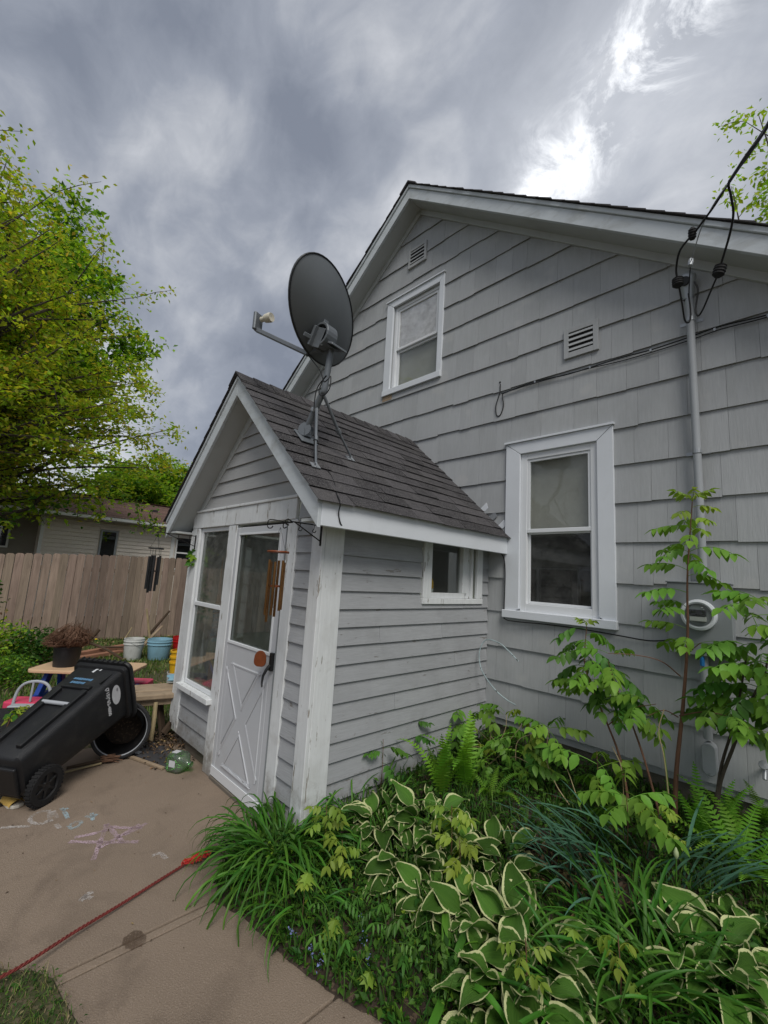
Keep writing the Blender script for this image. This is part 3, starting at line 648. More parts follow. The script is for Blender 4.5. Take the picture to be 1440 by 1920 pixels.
for sgn in (1, -1):
    xe = PX+sgn*1.36
    MB().box(min(xe, xe-sgn*.024), max(xe, xe-sgn*.024), 1.5715, 3.795, 1.995, 2.168).build('eave_fascia', trimc, porch, bevel=.004)
    MB().box(min(xe-sgn*.025, PX+sgn*1.14), max(xe-sgn*.025, PX+sgn*1.14), 1.572, W-.01, 2.03, 2.05).build('eave_soffit', soff, porch)
# roof shingles
th = math.atan(PS); LS = 1.39/math.cos(th)
def rmap(sgn):
    def f(y, s, d):
        x = 1.39-s*math.cos(th)
        return (PX+sgn*(x+d*math.sin(th)), y, PA-PS*x+.004+d*math.cos(th))
    return f
for sgn in (1, -1):
    pieces = []; random.seed(5+sgn); k = 0; ex = .142
    while k*ex < LS-.02:
        y = 1.512-random.uniform(0, .25)
        while y < W-.004:
            w = random.choice((.20, .26, .30, .31, .34)); y1 = min(y+w, W-.004)
            t = .009+random.choice((0, 0, .004, .005))
            if y1 > 1.53: pieces.append(([(max(y, 1.512)+.001, k*ex+random.uniform(-.003, .003)), (y1-.001, k*ex), (y1-.001, min(LS, k*ex+ex+.02)), (max(y, 1.512)+.001, min(LS, k*ex+ex+.02))], k*ex, k*ex+ex+.02, t, .0015))
            y += w
        k += 1
    lapped(porch, 'roof_shingle', pieces, rmap(sgn), asph, asph_s, gap=.004, limit=300 if sgn > 0 else 0, stuffname='far_roof_shingles')
y = 1.508
while y < W-.02:
    y1 = min(y+.175, W-.004)
    m = MB()
    for sgn in (1, -1):
        m.prism([(0, PA+.012), (.115, PA+.012-PS*.115), (.115, PA+.018-PS*.115), (0, PA+.020)], lambda p, k: (PX+sgn*p[0], y if k else y1, p[1]+(.009 if k else .0)))
    m.build('ridge_cap', asph, porch); y = y1-.006
for i, s in enumerate((.12, .26, .40)):     # step flashing where roof meets the wall
    q = Vector(rmap(1)(W-.02, s+.03, .01)); MB().obox(q+Vector((0, .004, .03)), (.035, 0, .03), (0, .003, 0), (-.012, 0, .028)).build('step_flashing', galv if i % 2 else trimc, porch)
# front window
fw = MB(); x0, x1, z0, z1 = -4.497, -3.836, .583, 2.089
for q in ((x0, x0+.035, z0, z1), (x1-.035, x1, z0, z1), (x0+.035, x1-.035, z1-.04, z1), (x0+.035, x1-.035, z0, z0+.04)): fw.box(q[0], q[1], 1.765, 1.80, q[2], q[3])
fwin = fw.build('window', vinyl, porch, bevel=.003)
MB().box(x0+.035, x1-.035, 1.758, 1.79, 1.325, 1.362).build('meeting_rail', vinyl, fwin, bevel=.003)
MB().box(x0+.035, x1-.035, 1.782, 1.785, 1.362, z1-.04).build('pane', pane_p, fwin)
MB().box(x0+.035, x1-.035, 1.776, 1.779, z0+.04, 1.325).build('pane', pane_p, fwin)
# storm door with crossbuck panel
m = MB(); dx0, dx1 = -3.668, -2.842; g0, g1, h0, h1 = -3.615, -2.915, 1.085, 2.012
for q in ((dx0, g0, .03, 2.062), (g1, dx1, .03, 2.062), (g0, g1, h1, 2.062), (g0, g1, .03, h0)): m.box(q[0], q[1], 1.746, 1.772, q[2], q[3])
door = m.build('door', pmat('door_white_enamel', (.52, .535, .56), .38, .04, 2, dirt=((.33, .31, .28), 3, .55, .85, .3)), porch, bevel=.004)
MB().box(g0, g1, 1.757, 1.760, h0, h1).build('pane', panedoor, door)
m = MB()
for q in ((g0, g1, h0, h0+.022), (g0, g1, h1-.018, h1), (g0, g0+.018, h0+.022, h1-.018), (g1-.018, g1, h0+.022, h1-.018)): m.box(q[0], q[1], 1.738, 1.7565, q[2], q[3])
m.build('pane_frame', vinyl, door, bevel=.002)
def tri(pts):
    P = [Vector((p[0], 1.7455, p[1])) for p in pts]; c = sum(P, Vector())/3; m = MB()
    for i in range(3):
        a, b = P[i], P[(i+1) % 3]; d = (b-a).normalized(); nrm = Vector((d.z, 0, -d.x))
        if nrm.dot(c-a) < 0: nrm = -nrm
        a2 = a+nrm*.026+d*.02; b2 = b+nrm*.026-d*.02
        m.add([a, b, b2, a2, a+Vector((0, -.001, 0))+nrm*.006, b+Vector((0, -.001, 0))+nrm*.006, b+nrm*.012+Vector((0, -.006, 0)), a+nrm*.012+Vector((0, -.006, 0)), b2+Vector((0, -.004, 0)), a2+Vector((0, -.004, 0))],
              [(0, 1, 5, 4), (4, 5, 6, 7), (7, 6, 8, 9), (9, 8, 2, 3)])
    q = [p+(c-p)*.26+Vector((0, -.004, 0)) for p in P]; m.add(q, [(0, 1, 2)])
    m.build('raised_panel', MATS['door_white_enamel'], door)
zc, xc = .545, -3.262
tri([(-3.50, .945), (-3.02, .945), (xc, .615)]); tri([(-3.50, .15), (-3.02, .15), (xc, .475)])
tri([(-3.57, .90), (-3.57, .20), (xc-.06, zc)]); tri([(-2.955, .90), (-2.955, .20), (xc+.06, zc)])
MB().box(dx0+.004, dx1-.004, 1.738, 1.7455, .032, .105).build('kick_plate', vinyl, door, bevel=.002)
m = MB().prism([(-3.50, .155), (-3.03, .150), (-3.06, .168), (-3.12, .158), (-3.2, .174), (-3.28, .162), (-3.36, .178), (-3.46, .166)], lambda p, k: (p[0], 1.7345 if k else 1.737, p[1])); m.build('peeling_paint', trimc, door)
MB().box(dx1-.004, dx1+.003, 1.741, 1.752, .03, 2.06).build('weather_strip', boxm, door)
# handle: black escutcheon and curved lever tail
m = MB().box(-2.885, -2.855, 1.722, 1.7455, .99, 1.115); m.tube([(-2.872, 1.725, 1.03), (-2.875, 1.70, 1.0), (-2.885, 1.685, .96), (-2.885, 1.68, .915), (-2.873, 1.675, .885)], [.013, .012, .010, .008, .006], 8); m.build('handle', blackm, door, smooth=True)
MB().box(-3.67, -2.84, 1.732, 1.78, -.01, .026).build('threshold', found, porch, bevel=.004)
MB().box(-3.66, -2.85, 1.9, 1.905, .12, 2.09).build('inner_door_curtain', pmat('dim_curtain', (.34, .37, .37), .9, .25, 3, .3, 1, stretch=(14, 14, .5)), porch)
# side window
m = MB(); X = PR
m.box(X, X+.03, 2.812, 2.918, 1.552, 2.06); swin = m.build('window', trim, porch, bevel=.003); MB().box(X, X+.03, 3.605, 3.695, 1.552, 2.06).build('casing', trim, swin, bevel=.003)
MB().box(X-.02, X+.034, 2.808, 3.699, 1.503, 1.551).build('sill', trim, swin, bevel=.003)
m = MB(); m.box(X-.05, X+.005, 2.918, 2.935, 1.552, 2.06); m.box(X-.05, X+.005, 2.935, 3.44, 1.552, 1.598); m.box(X-.05, X+.005, 3.40, 3.47, 1.598, 2.06); m.box(X-.05, X-.012, 3.47, 3.53, 1.552, 2.06); m.box(X-.05, X+.012, 3.53, 3.56, 1.552, 2.06); m.box(X-.05, X-.02, 3.56, 3.605, 1.552, 2.06)
m.build('frame', trim, swin, bevel=.003)
MB().box(X-.035, X-.032, 2.935, 3.41, 1.598, 2.06).build('pane', pane, swin)
# things inside the porch, seen through the glass
o = MB(); o.lathe([(0, 0), (.026, 0), (.026, .13), (.024, .135)], (PR-.075, 3.03, 1.552), n=12, mi=0); o.lathe([(.0265, .08), (.0265, .135), (.018, .16), (.016, .165)], (PR-.075, 3.03, 1.552), n=12, mi=1); o.lathe([(.012, .16), (.012, .19), (0, .192)], (PR-.075, 3.03, 1.552), n=10, mi=0)
MB().box(PR-.13, PR-.05, 2.93, 3.5, 1.545, 1.551).build('inner_sill', trim, swin)
tag(o.build('spray_can', [whitep, yellow], smooth=True), 'white spray can with yellow top on the sill of the small porch window', 'spray can')
def crumple(name, c, r, h, mat, label, cat, seed, amp=.35, nseg=18, nring=14, hang=True):
    random.seed(seed); m = MB(); ph = [random.uniform(0, 6.28) for _ in range(6)]; vs = []
    for j in range(nring+1):
        t = j/nring; z = c[2]+h*(t)
        rad = (math.sin(math.pi*min(1, .06+t*.94))**.45)*(.55+.45*math.cos(t*2.6+ph[0])) if hang else math.sin(math.pi*(.03+.94*t))**.6
        for k in range(nseg):
            a = 2*math.pi*k/nseg; q = 1+amp*(math.sin(3*a+5*t+ph[1])*.5+math.sin(5*a-7*t+ph[2])*.35+math.sin(9*a+3*t+ph[3])*.15)
            vs.append((c[0]+r[0]*rad*q*math.cos(a), c[1]+r[1]*rad*q*math.sin(a), z))
    m.add(vs, [(j*nseg+k, j*nseg+(k+1) % nseg, (j+1)*nseg+(k+1) % nseg, (j+1)*nseg+k) for j in range(nring) for k in range(nseg)]+[tuple(range(nseg)), tuple(nring*nseg+k for k in range(nseg))])
    return tag(m.build(name, mat, smooth=True), label, cat)
crumple('hanging_coat', (-4.30, 1.93, 1.22), (.11, .07), .62, cloth, 'crumpled brown coat hanging behind the upper pane of the porch window', 'coat', 3)
crumple('plastic_bag', (-4.45, 1.885, .70), (.07, .04), .55, plasticw, 'white film bag bunched behind the lower pane of the porch window', 'plastic bag', 8)
tag(MB().box(-4.56, -4.38, 1.97, 2.03, .62, 1.20).build('white_board', whitep, bevel=.004), 'pale upright panel standing inside the porch behind the white bag', 'panel')
m = MB().box(-4.36, -4.08, 1.93, 2.12, .476, .80); tag(m.build('cardboard_box', cardb, bevel=.006), 'brown cardboard box inside the porch at the right of the window', 'box')
m = MB().obox((-4.36, 1.885, .545), (.13, .0, 0), (0, .028, 0), (0, 0, .068)); tag(m.build('pink_box', pinkb, bevel=.006), 'low pink box on the shelf just inside the porch window', 'box')
MB().box(-4.55, -3.75, 1.86, 2.3, .44, .475).build('shelf', wood, porch)
m = MB()
for i in range(7): m.obox((-4.24+random.uniform(-.03, .03), 1.92, 1.02+.045*i), (.06, .0, .01), (0, .03, .01), (.004, 0, .018))
m.tube([(-4.24, 1.93, .80), (-4.24, 1.93, 1.32)], .008, 6); tag(m.build('garden_ornament', lblue, bevel=.004), 'pale teal layered ornament behind the lower porch pane', 'ornament')

# ------------------------------------------------------------------ fence and neighbour
FX = -11.45
fence = thing('wooden_fence', (FX, 1.6, 0), 'weathered brown dog-eared board fence across the back of the yard', 'fence')
def ftop(y): return float(np.interp(y, [-4, .6, 1.45, 2.4, 4.1, 9], [1.62, 1.735, 1.80, 1.848, 1.885, 1.93]))
y = -3.5; random.seed(9)
while y < 8.2:
    w = .137+random.uniform(-.003, .004); zt = ftop(y)+random.uniform(-.008, .01); t = random.uniform(-.009, .009); le = random.uniform(-.006, .006)
    m = MB().prism([(y, -.02), (y+w, -.02), (y+w+le, zt-.03), (y+w-.028+le, zt), (y+.028+le, zt), (y+le, zt-.03)], lambda p, k: (FX+t+(.018 if k else 0), p[0], p[1]))
    m.build('picket', picket, fence); y += w+random.choice((.003, .006, .009, .014))
for z in (.35, 1.45): MB().box(FX-.045, FX-.006, -3.5, 8.2, z, z+.09).build('rail', picket, fence)
for k in range(5): MB().box(FX-.135, FX-.046, -3.0+2.4*k, -2.91+2.4*k, -.1, ftop(-3+2.4*k)-.06).build('fence_post', picket, fence)

nb = thing('neighbour_house', (-16.4, 2.5, 0), 'low beige vinyl sided house with brown roof and white eave behind the fence', 'house')
m = MB().box(-22.9, -16.1, 1.64, 9.5, 0, 2.95); m.build('wall', nsid, nb)
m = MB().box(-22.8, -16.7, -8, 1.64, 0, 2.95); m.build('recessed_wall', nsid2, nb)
def sidrows(x, y0, y1, mat, holes):
    m = MB(); k = 0
    while .12*k < 2.9:
        z = .12*k
        for a, b, c, d in cut_rects_r([(y0, y1, z, min(2.9, z+.123))], holes): m.prism([(.0, c), (.03, c), (.003, d), (0, d)], lambda p, q: (x+p[0], a if q else b, p[1]))
        k += 1
    return tag(m.build('siding_boards', mat, nb), kind='stuff')
def cut_rects_r(r, holes):
    for h in holes: r = minus(r, h)
    return r
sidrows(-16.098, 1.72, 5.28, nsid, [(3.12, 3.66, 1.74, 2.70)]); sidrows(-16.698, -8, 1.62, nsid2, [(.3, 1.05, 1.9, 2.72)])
for y0, y1 in ((1.64, 1.72), (5.28, 5.40)): MB().box(-16.1, -16.06, y0, y1, 0, 2.9).build('corner_trim', ntrim, nb)
sidrows(-16.098, 6.35, 9.5, nsid, [])
for (xx, y0, y1, z0, z1, mt) in ((-16.07, 3.15, 3.63, 1.76, 2.68, 'galv'), (-16.07, 5.44, 6.3, 1.55, 2.72, 'tr'), (-16.67, .32, 1.02, 1.92, 2.70, 'tr')):
    m = MB(); w = .05; m.box(xx-.03, xx+.03, y0, y0+w, z0, z1); m.box(xx-.03, xx+.03, y1-w, y1, z0, z1); m.box(xx-.03, xx+.03, y0+w, y1-w, z0, z0+w); m.box(xx-.03, xx+.03, y0+w, y1-w, z1-w, z1)
    if y0 > 5: m.box(xx-.03, xx+.02, y0+w, y1-w, 2.12, 2.17)
    wn = m.build('window', condm if mt == 'galv' else ntrim, nb)
    MB().box(xx-.01, xx-.005, y0+w, y1-w, z0+w, z1-w).build('pane', glass('neighbour_glass'+str(y0), (.10, .16, .14), .12), wn)
    MB().box(xx-.028, xx-.024, y0+w, y1-w, z0+w, z1-w).build('blind', pmat('nb_blind'+str(y0), (.06, .09, .08) if y0 > 3 else (.03, .03, .03), .8), wn)
MB().box(-15.62, -15.56, -8.3, 9.8, 2.955, 3.085).build('gutter', ntrim, nb, bevel=.01)
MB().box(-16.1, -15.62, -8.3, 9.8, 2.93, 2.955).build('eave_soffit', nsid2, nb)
m = MB()
for i in range(26):
    a, b = i*.16, (i+1)*.16+.03
    for sg in (1, -1):
        m.prism([(a, 3.06+.26*a), (b, 3.06+.26*b), (b, 3.065+.26*b), (a, 3.06+.26*a+.02)], lambda p, k: (-19.6+sg*(4.05-p[0]), -8.4 if k else 9.9, p[1]))
tag(m.build('roof_courses', nroof, nb), kind='stuff')
MB().prism([(-4.0, 3.05), (4.0, 3.05), (0, 4.09)], lambda p, k: (-19.6+p[0], -8.3 if k else 9.8, p[1])).build('roof', nroof, nb)
for y in (3.2, 5.0): MB().box(-17.9, -17.7, y, y+.2, 3.5, 3.72).build('roof_vent', dark, nb)

# ------------------------------------------------------------------ satellite dish
def bez(pts, n=10):
    'Catmull-Rom through pts'
    P = [Vector(p) for p in pts]; P = [P[0]*2-P[1]]+P+[P[-1]*2-P[-2]]; out = []
    for i in range(1, len(P)-2):
        for k in range(n):
            t = k/n; a, b, c, d = P[i-1:i+3]
            out.append(.5*((2*b)+(-a+c)*t+(2*a-5*b+4*c-d)*t*t+(-a+3*b-3*c+d)*t**3))
    return out+[P[-2]]
F0 = Vector((-2.79, 1.80, PA-PS*(.75)+.02)); EL = at(607, 738, 1, 1.80); TP = at(621, 655, 1, 1.80)
sd = thing('satellite_dish', F0, 'grey oval satellite dish on a bent mast standing on the porch roof', 'satellite dish')
rn = Vector((math.sin(th), 0, math.cos(th))); rs = Vector((-math.cos(th), 0, math.sin(th)))
m = MB().obox(F0+rn*.008, rs*.09, (0, .075, 0), rn*.004); m.build('base_plate', dishm, sd, bevel=.002)
fd = (EL-F0).normalized(); side = Vector((0, 1, 0)).cross(fd).normalized(); yy = side.cross(fd)
m = MB()
view = (CP-F0).normalized(); ax_ = Vector((.55, -.83, 0)).normalized()
for s in (-1, 1): m.lathe([(0, -.004), (.052, -.004), (.052, .004), (0, .004)], F0+Vector((0, 0, .065))+ax_*.032*s, ax_, 18)
m.beam(F0+rn*.01, F0+Vector((0, 0, .07)), .06, .05); m.build('pivot_bracket', dishm, sd, smooth=True)
m = MB().tube([F0+Vector((0, 0, .065))]+bez([F0+Vector((0, 0, .065))+(EL-F0)*.12, F0+Vector((0, 0, .04))+(EL-F0)*.85, EL+Vector((0, 0, .02)), EL+(TP-EL)*.35, TP])[1:], .025, 14); m.build('mast', dishm, sd, smooth=True)
sc1 = F0+(EL-F0)*.52+Vector((0, 0, .05))
S1 = at(590, 872, 0, -2.51); S2 = at(656, 861, 0, -2.735)
def onroof(px, py):
    d = CM @ Vector((px-720, 960-py, -FPX)); kk = PA+PS*PX+.012; t = (kk-CP.z-PS*CP.x)/(d.z+PS*d.x); return CP+t*d
S1, S2 = onroof(590, 874), onroof(656, 861)
for s, top in ((S1, at(594, 765, 1, F0.y+(EL.y-F0.y)*.5)), (S2, EL+Vector((0, 0, -.01)))):
    mid = s+(top-s)*.45
    st = MB().tube([s+rn*.02, mid], .009, 8).tube([mid, top], .0125, 8).lathe([(0, -.02), (.019, -.02), (.019, .02), (0, .02)], mid, (top-s), 8).build('strut', dishm, sd, smooth=True)
    MB().obox(s+rn*.006, rs*.03, (0, .035, 0), rn*.004).tube([s+rn*.01-rs*.02, s+rn*.03, s+rn*.01+rs*.02], .006, 6).build('strut_foot', galv, st)
MB().lathe([(0, -.012), (.034, -.012), (.034, .012), (0, .012)], F0+Vector((0, 0, .05))+(EL-F0)*.5, (EL-F0), 12).build('clamp', galv, sd)
# reflector: shallow offset dish, pointing away to the left
DC = at(600, 580, 1, 1.72)+Vector((.02, .021, -.035))
hd = R(98.3); el = R(25.9); nrm = Vector((-math.sin(hd)*math.cos(el), math.cos(hd)*math.cos(el), math.sin(el)))
up0 = (Vector((0, 0, 1))-nrm*nrm.z).normalized(); rt0 = up0.cross(nrm)
rl = R(50.2); up_ = up0*math.cos(rl)+rt0*math.sin(rl); rt_ = rt0*math.cos(rl)-up0*math.sin(rl)
RA, RB = .273, .41                        # half width, half height
def dishp(r, a, off=0): return DC+rt_*(r*RA*math.cos(a))+up_*(r*RB*math.sin(a))+nrm*(.085*(r*r-1)+off)
m = MB(); n = 48; rr = [.0001, .15, .3, .45, .6, .75, .88, .97, 1.0]; vs = [dishp(r, 2*math.pi*k/n) for r in rr for k in range(n)]
vs += [dishp(1.0, 2*math.pi*k/n)+(dishp(1, 2*math.pi*k/n)-DC).normalized()*.006+nrm*-.006 for k in range(n)]+[dishp(1.0, 2*math.pi*k/n)+(dishp(1, 2*math.pi*k/n)-DC).normalized()*.010+nrm*.012 for k in range(n)]
vs += [dishp(r, 2*math.pi*k/n, .006) for r in reversed(rr) for k in range(n)]
L = len(vs)//n; m.add(vs, [(i*n+k, i*n+(k+1) % n, (i+1)*n+(k+1) % n, (i+1)*n+k) for i in range(L-1) for k in range(n)]); m.build('reflector', dishg, sd, smooth=True)
RM = [dishp(1.0, 2*math.pi*k/n, 0)+(dishp(1, 2*math.pi*k/n)-DC).normalized()*.004 for k in range(n)]; RM.append(RM[0]); RM.append(RM[1])
MB().tube(RM, .0065, 6).build('rim', blackm, sd, smooth=True)
back = lambda u, v, d: DC+rt_*u+up_*v-nrm*(d+.085)
# mounting bracket behind the lower half: curved plate, elevation arms, feed foot
rt_, up_ = rt0, up0
bc = DC-up_*.20+rt_*.01-nrm*.075
m = MB(); m.obox(bc-nrm*.015, rt_*.085, up_*.075, nrm*.012)
for s in (-1, 1):
    m.obox(bc-nrm*.055+rt_*.05*s, rt_*.004, up_*.075, nrm*.05)
m.lathe([(.075, -.052), (.092, -.052), (.092, .052), (.075, .052)], bc-nrm*.055+up_*.03, rt_, 20)
m.beam(bc+up_*.06-nrm*.03, bc+up_*.15-nrm*.004, .045, .018, up=nrm); m.beam(bc-up_*.02-rt_*.05-nrm*.02, bc-up_*.02-rt_*.14-nrm*.002, .03, .018, up=nrm); m.beam(bc-up_*.02+rt_*.05-nrm*.02, bc-up_*.02+rt_*.14-nrm*.002, .03, .018, up=nrm)
m.build('back_bracket', dishm, sd, smooth=False, bevel=.003)
m = MB().obox(TP+Vector((0, 0, .03)), rt_*.08, nrm*.10, Vector((0, 0, .009))).obox((TP+bc)/2-nrm*.03, rt_*.052, nrm*.05, (bc-TP)*.42).beam(TP+Vector((.0, 0, -.09)), TP+Vector((0, 0, .05)), .034, .066); m.build('mast_head', dishm, sd, bevel=.003)
for (u, v) in ((-.03, 0), (.03, .02), (0, .05), (.04, -.04), (-.05, -.05)):
    q = bc-nrm*.108+rt_*u+up_*v; MB().lathe([(0, .008), (.009, .008), (.009, 0), (0, 0)], q, -nrm, 6).build('bolt', galv, sd)
# feed arm and receiver
A0 = at(578, 664, 1, 1.74); 
def on_ray(px, py, start, dist):
    d = (CM @ Vector((px-720, 960-py, -FPX))).normalized(); o = CP-start; b = o.dot(d); disc = b*b-(o.length_squared-dist*dist)
    return CP+d*(-b+math.sqrt(max(0, disc)))
A1 = on_ray(480, 618, A0, .60)
m = MB().beam(A0, A1, .040, .034).beam(A0+Vector((.0, 0, .01)), TP+Vector((0, 0, .03)), .03, .04); m.build('feed_arm', dishm, sd, bevel=.004)
toD = (DC-A1).normalized(); LN = on_ray(494, 602, A1, .07)
m = MB().obox(A1+(LN-A1)*.35+Vector((0, 0, .04))-toD*.015, toD.cross(Vector((0, 0, 1))).normalized()*.048, toD*.016, Vector((0, 0, .080))); q = m.build('feed_head', dishm, sd, bevel=.008)
m = MB().lathe([(0, -.01), (.022, -.01), (.022, .03), (.034, .035), (.040, .08), (.036, .10), (0, .095)], A1+(LN-A1)*.8+Vector((0, 0, .03)), toD, 18); m.build('feed_horn', cream, sd, smooth=True)
# coax from the arm, looped on the mast, down over the shingles and eave
cb = bez([A0+Vector((0, 0, -.01)), at(600, 695, 1, 1.70), at(607, 715, 1, 1.69), at(614, 712, 1, 1.68), at(620, 706, 1, 1.70), at(618, 728, 1, 1.69), at(606, 742, 1, 1.69), at(598, 735, 1, 1.69), at(606, 712, 1, 1.69), at(612, 705, 1, 1.69), at(596, 725, 1, 1.70), at(590, 750, 1, 1.70), at(589, 790, 1, 1.71), onroof(592, 868), onroof(612, 880), onroof(625, 900), onroof(631, 925), onroof(636, 945)+Vector((.01, 0, .008)), at(635, 962, 0, PX+1.368), at(638, 980, 0, PX+1.366), at(643, 988, 0, PX+1.35)], 6)
tag(MB().tube(cb, .0042, 6).build('coaxial_cable', wire, smooth=True), 'thin black cable dropping from the satellite dish over the dark shingles and white eave', 'cable')

# ------------------------------------------------------------------ electricity: mast pipe, meter, wires
YC = 3.762; cx = -.630
cd = thing('electrical_conduit', (cx, YC, 1.8), 'tall grey painted service pipe strapped to the shingled house wall', 'conduit')
MB().tube([(cx, YC, 1.78), (cx, YC, 4.0)], .0265, 16).build('pipe', condm, cd, smooth=True)
MB().tube([(cx, YC, 1.775), (cx, YC, 1.83)], .034, 16).build('coupling', galv, cd, smooth=True)
for z in (2.75, 3.80):
    m = MB().lathe([(.0275, -.015), (.031, -.015), (.031, .015), (.0275, .015)], (cx, YC, z), (0, 0, 1), 16); m.box(cx-.075, cx-.03, W-.02, W-.012, z-.013, z+.013).box(cx+.03, cx+.075, W-.02, W-.012, z-.013, z+.013); m.build('strap', galv, cd)
m = MB(); hd_ = Vector((cx-.005, YC, 4.0))
m.lathe([(.0285, -.02), (.030, .0), (.035, .05), (.045, .10), (.05, .14), (.046, .165), (.03, .185), (0, .19)], hd_, (0, -.12, 1), 16, sx=1.0, sy=1.25); m.build('weatherhead', galv, cd, smooth=True)
MB().lathe([(.0, .0), (.034, .0), (.036, -.01)], hd_+Vector((-.01, -.068, .10)), (-.15, -1, -.25), 14).build('weatherhead_dark_disc', blackm, cd)  # black disc stands in for the shaded hollow of the head
mb = thing('electric_meter', (-.655, W, 1.3), 'grey metal meter cabinet with a round white rimmed meter half hidden by the sapling', 'meter box')
MB().box(-.845, -.475, 3.715, W-.012, 1.30, 1.79).build('cabinet', boxm, mb, bevel=.006, segs=2)
MB().box(-.85, -.47, 3.708, W-.011, 1.790, 1.800).build('cabinet_lid', boxm, mb, bevel=.002)
mc = Vector((-.655, 3.714, 1.575)); m = MB().lathe([(.070, 0), (.100, 0), (.105, .012), (.102, .045), (.088, .05), (.078, .045), (.076, .02)], mc, (0, -1, 0), 36); m.build('meter_ring', trimc, mb, smooth=True)
m = MB().lathe([(.077, .02), (.077, .07), (.070, .10), (.05, .115), (0, .118)], mc, (0, -1, 0), 28); m.build('meter_glass', pane, mb, smooth=True)
m = MB().lathe([(.0, .035), (.074, .035)], mc, (0, -1, 0), 28); m.build('meter_face', boxm, mb); MB().box(mc.x-.045, mc.x+.045, mc.y-.062, mc.y-.036, mc.z-.002, mc.z+.035).build('meter_register', blackm, mb); MB().box(mc.x-.045, mc.x+.045, mc.y-.062, mc.y-.036, mc.z-.04, mc.z-.012).build('meter_plate', whitep, mb)
lc = thing('lower_conduit', (-.645, YC, .5), 'short grey conduit with an oval fitting running down from the meter cabinet', 'conduit')
MB().tube([(-.650, YC, 1.30), (-.648, YC, .76)], .026, 16).build('pipe', condm, lc, smooth=True)
m = MB(); m.prism([(math.cos(a)*.040-.645, (.70 if math.sin(a) > 0 else .585)+math.sin(a)*.045) for a in np.linspace(0, 2*math.pi, 25)[:-1]], lambda p, k: (p[0], YC-.035 if k else YC+.045, p[1])); fit = m.build('oval_fitting', condm, lc, bevel=.004)
for z in (.555, .735): MB().lathe([(0, .004), (.006, .004), (.006, 0)], (-.645, YC-.035, z), (0, -1, 0), 8).build('screw', galv, fit)
MB().tube([(-.655, YC-.03, 1.30), (-.655, YC-.03, 1.235)], .014, 8).build('blue_tape', pmat('blue_tape', (.02, .16, .42), .5), lc, smooth=True)
# service wires
pc = thing('service_wires', at(1298, 438, 1, 3.25), 'black overhead service wires with taped splices swooping down to the pipe head', 'power line')
def wr(pts, r, name='wire', mat=wire, n=7, k=8): return MB().tube(bez(pts, k), r, n).build(name, mat, pc, smooth=True)
J = at(1368, 340, 1, 2.95)
wr([at(1480, 150, 1, 2.3), at(1440, 234, 1, 2.45), at(1400, 292, 1, 2.7), J], .010)
wr([at(1482, 152, 1, 2.3), at(1442, 231, 1, 2.45), at(1397, 294, 1, 2.7), J, at(1340, 385, 1, 3.1), at(1318, 415, 1, 3.15), at(1300, 440, 1, 3.2)], .007)
wr([at(1478, 155, 1, 2.3), at(1438, 238, 1, 2.45), at(1403, 292, 1, 2.7), J, at(1370, 365, 1, 3.02), at(1375, 400, 1, 3.12), at(1368, 440, 1, 3.2), at(1352, 495, 1, 3.3), at(1349, 508, 1, 3.32)], .007)
wr([at(1298, 440, 1, 3.2), at(1275, 470, 1, 3.3), at(1268, 505, 1, 3.38), at(1272, 530, 1, 3.42)], .007)
wr([at(1272, 530, 1, 3.42), at(1279, 570, 1, 3.5), at(1284, 600, 1, 3.6), at(1292, 604, 1, 3.66), at(1295, 585, 1, 3.68), at(1291, 550, 1, 3.66)], .006)
wr([at(1349, 508, 1, 3.32), at(1333, 545, 1, 3.45), at(1318, 580, 1, 3.58), at(1309, 592, 1, 3.62), at(1304, 580, 1, 3.66), at(1309, 545, 1, 3.66), at(1302, 528, 1, 3.66)], .006)
wr([J, at(1340, 380, 1, 3.08), at(1316, 425, 1, 3.2), at(1303, 465, 1, 3.3), at(1295, 492, 1, 3.4)], .0035, 'bare_neutral', galv)
wr([at(1295, 492, 1, 3.4), at(1293, 520, 1, 3.55), at(1292, 555, 1, 3.66), at(1296, 590, 1, 3.69)], .004)
def knob(p, r, h, ax, name='splice'):
    m = MB().lathe([(0, -h), (r*.5, -h), (r*.75, -h*.8), (r, -h*.6), (r*.9, -h*.4), (r*1.05, -h*.2), (r*.92, 0), (r*1.05, h*.25), (r*.9, h*.45), (r, h*.62), (r*.6, h*.85), (r*.4, h), (0, h)], p, ax, 14); return m.build(name, blackr, pc, smooth=False)
knob(at(1298, 438, 1, 3.2), .024, .04, (0.1, -.4, .9)); knob(at(1271, 529, 1, 3.42), .036, .04, (0, 0, 1)); knob(at(1349, 507, 1, 3.32), .036, .045, (.3, 0, 1))
MB().lathe([(0, -.03), (.014, -.03), (.018, 0), (.014, .03), (0, .03)], at(1295, 492, 1, 3.4), (0.1, .3, 1), 8).build('clamp', galv, pc)
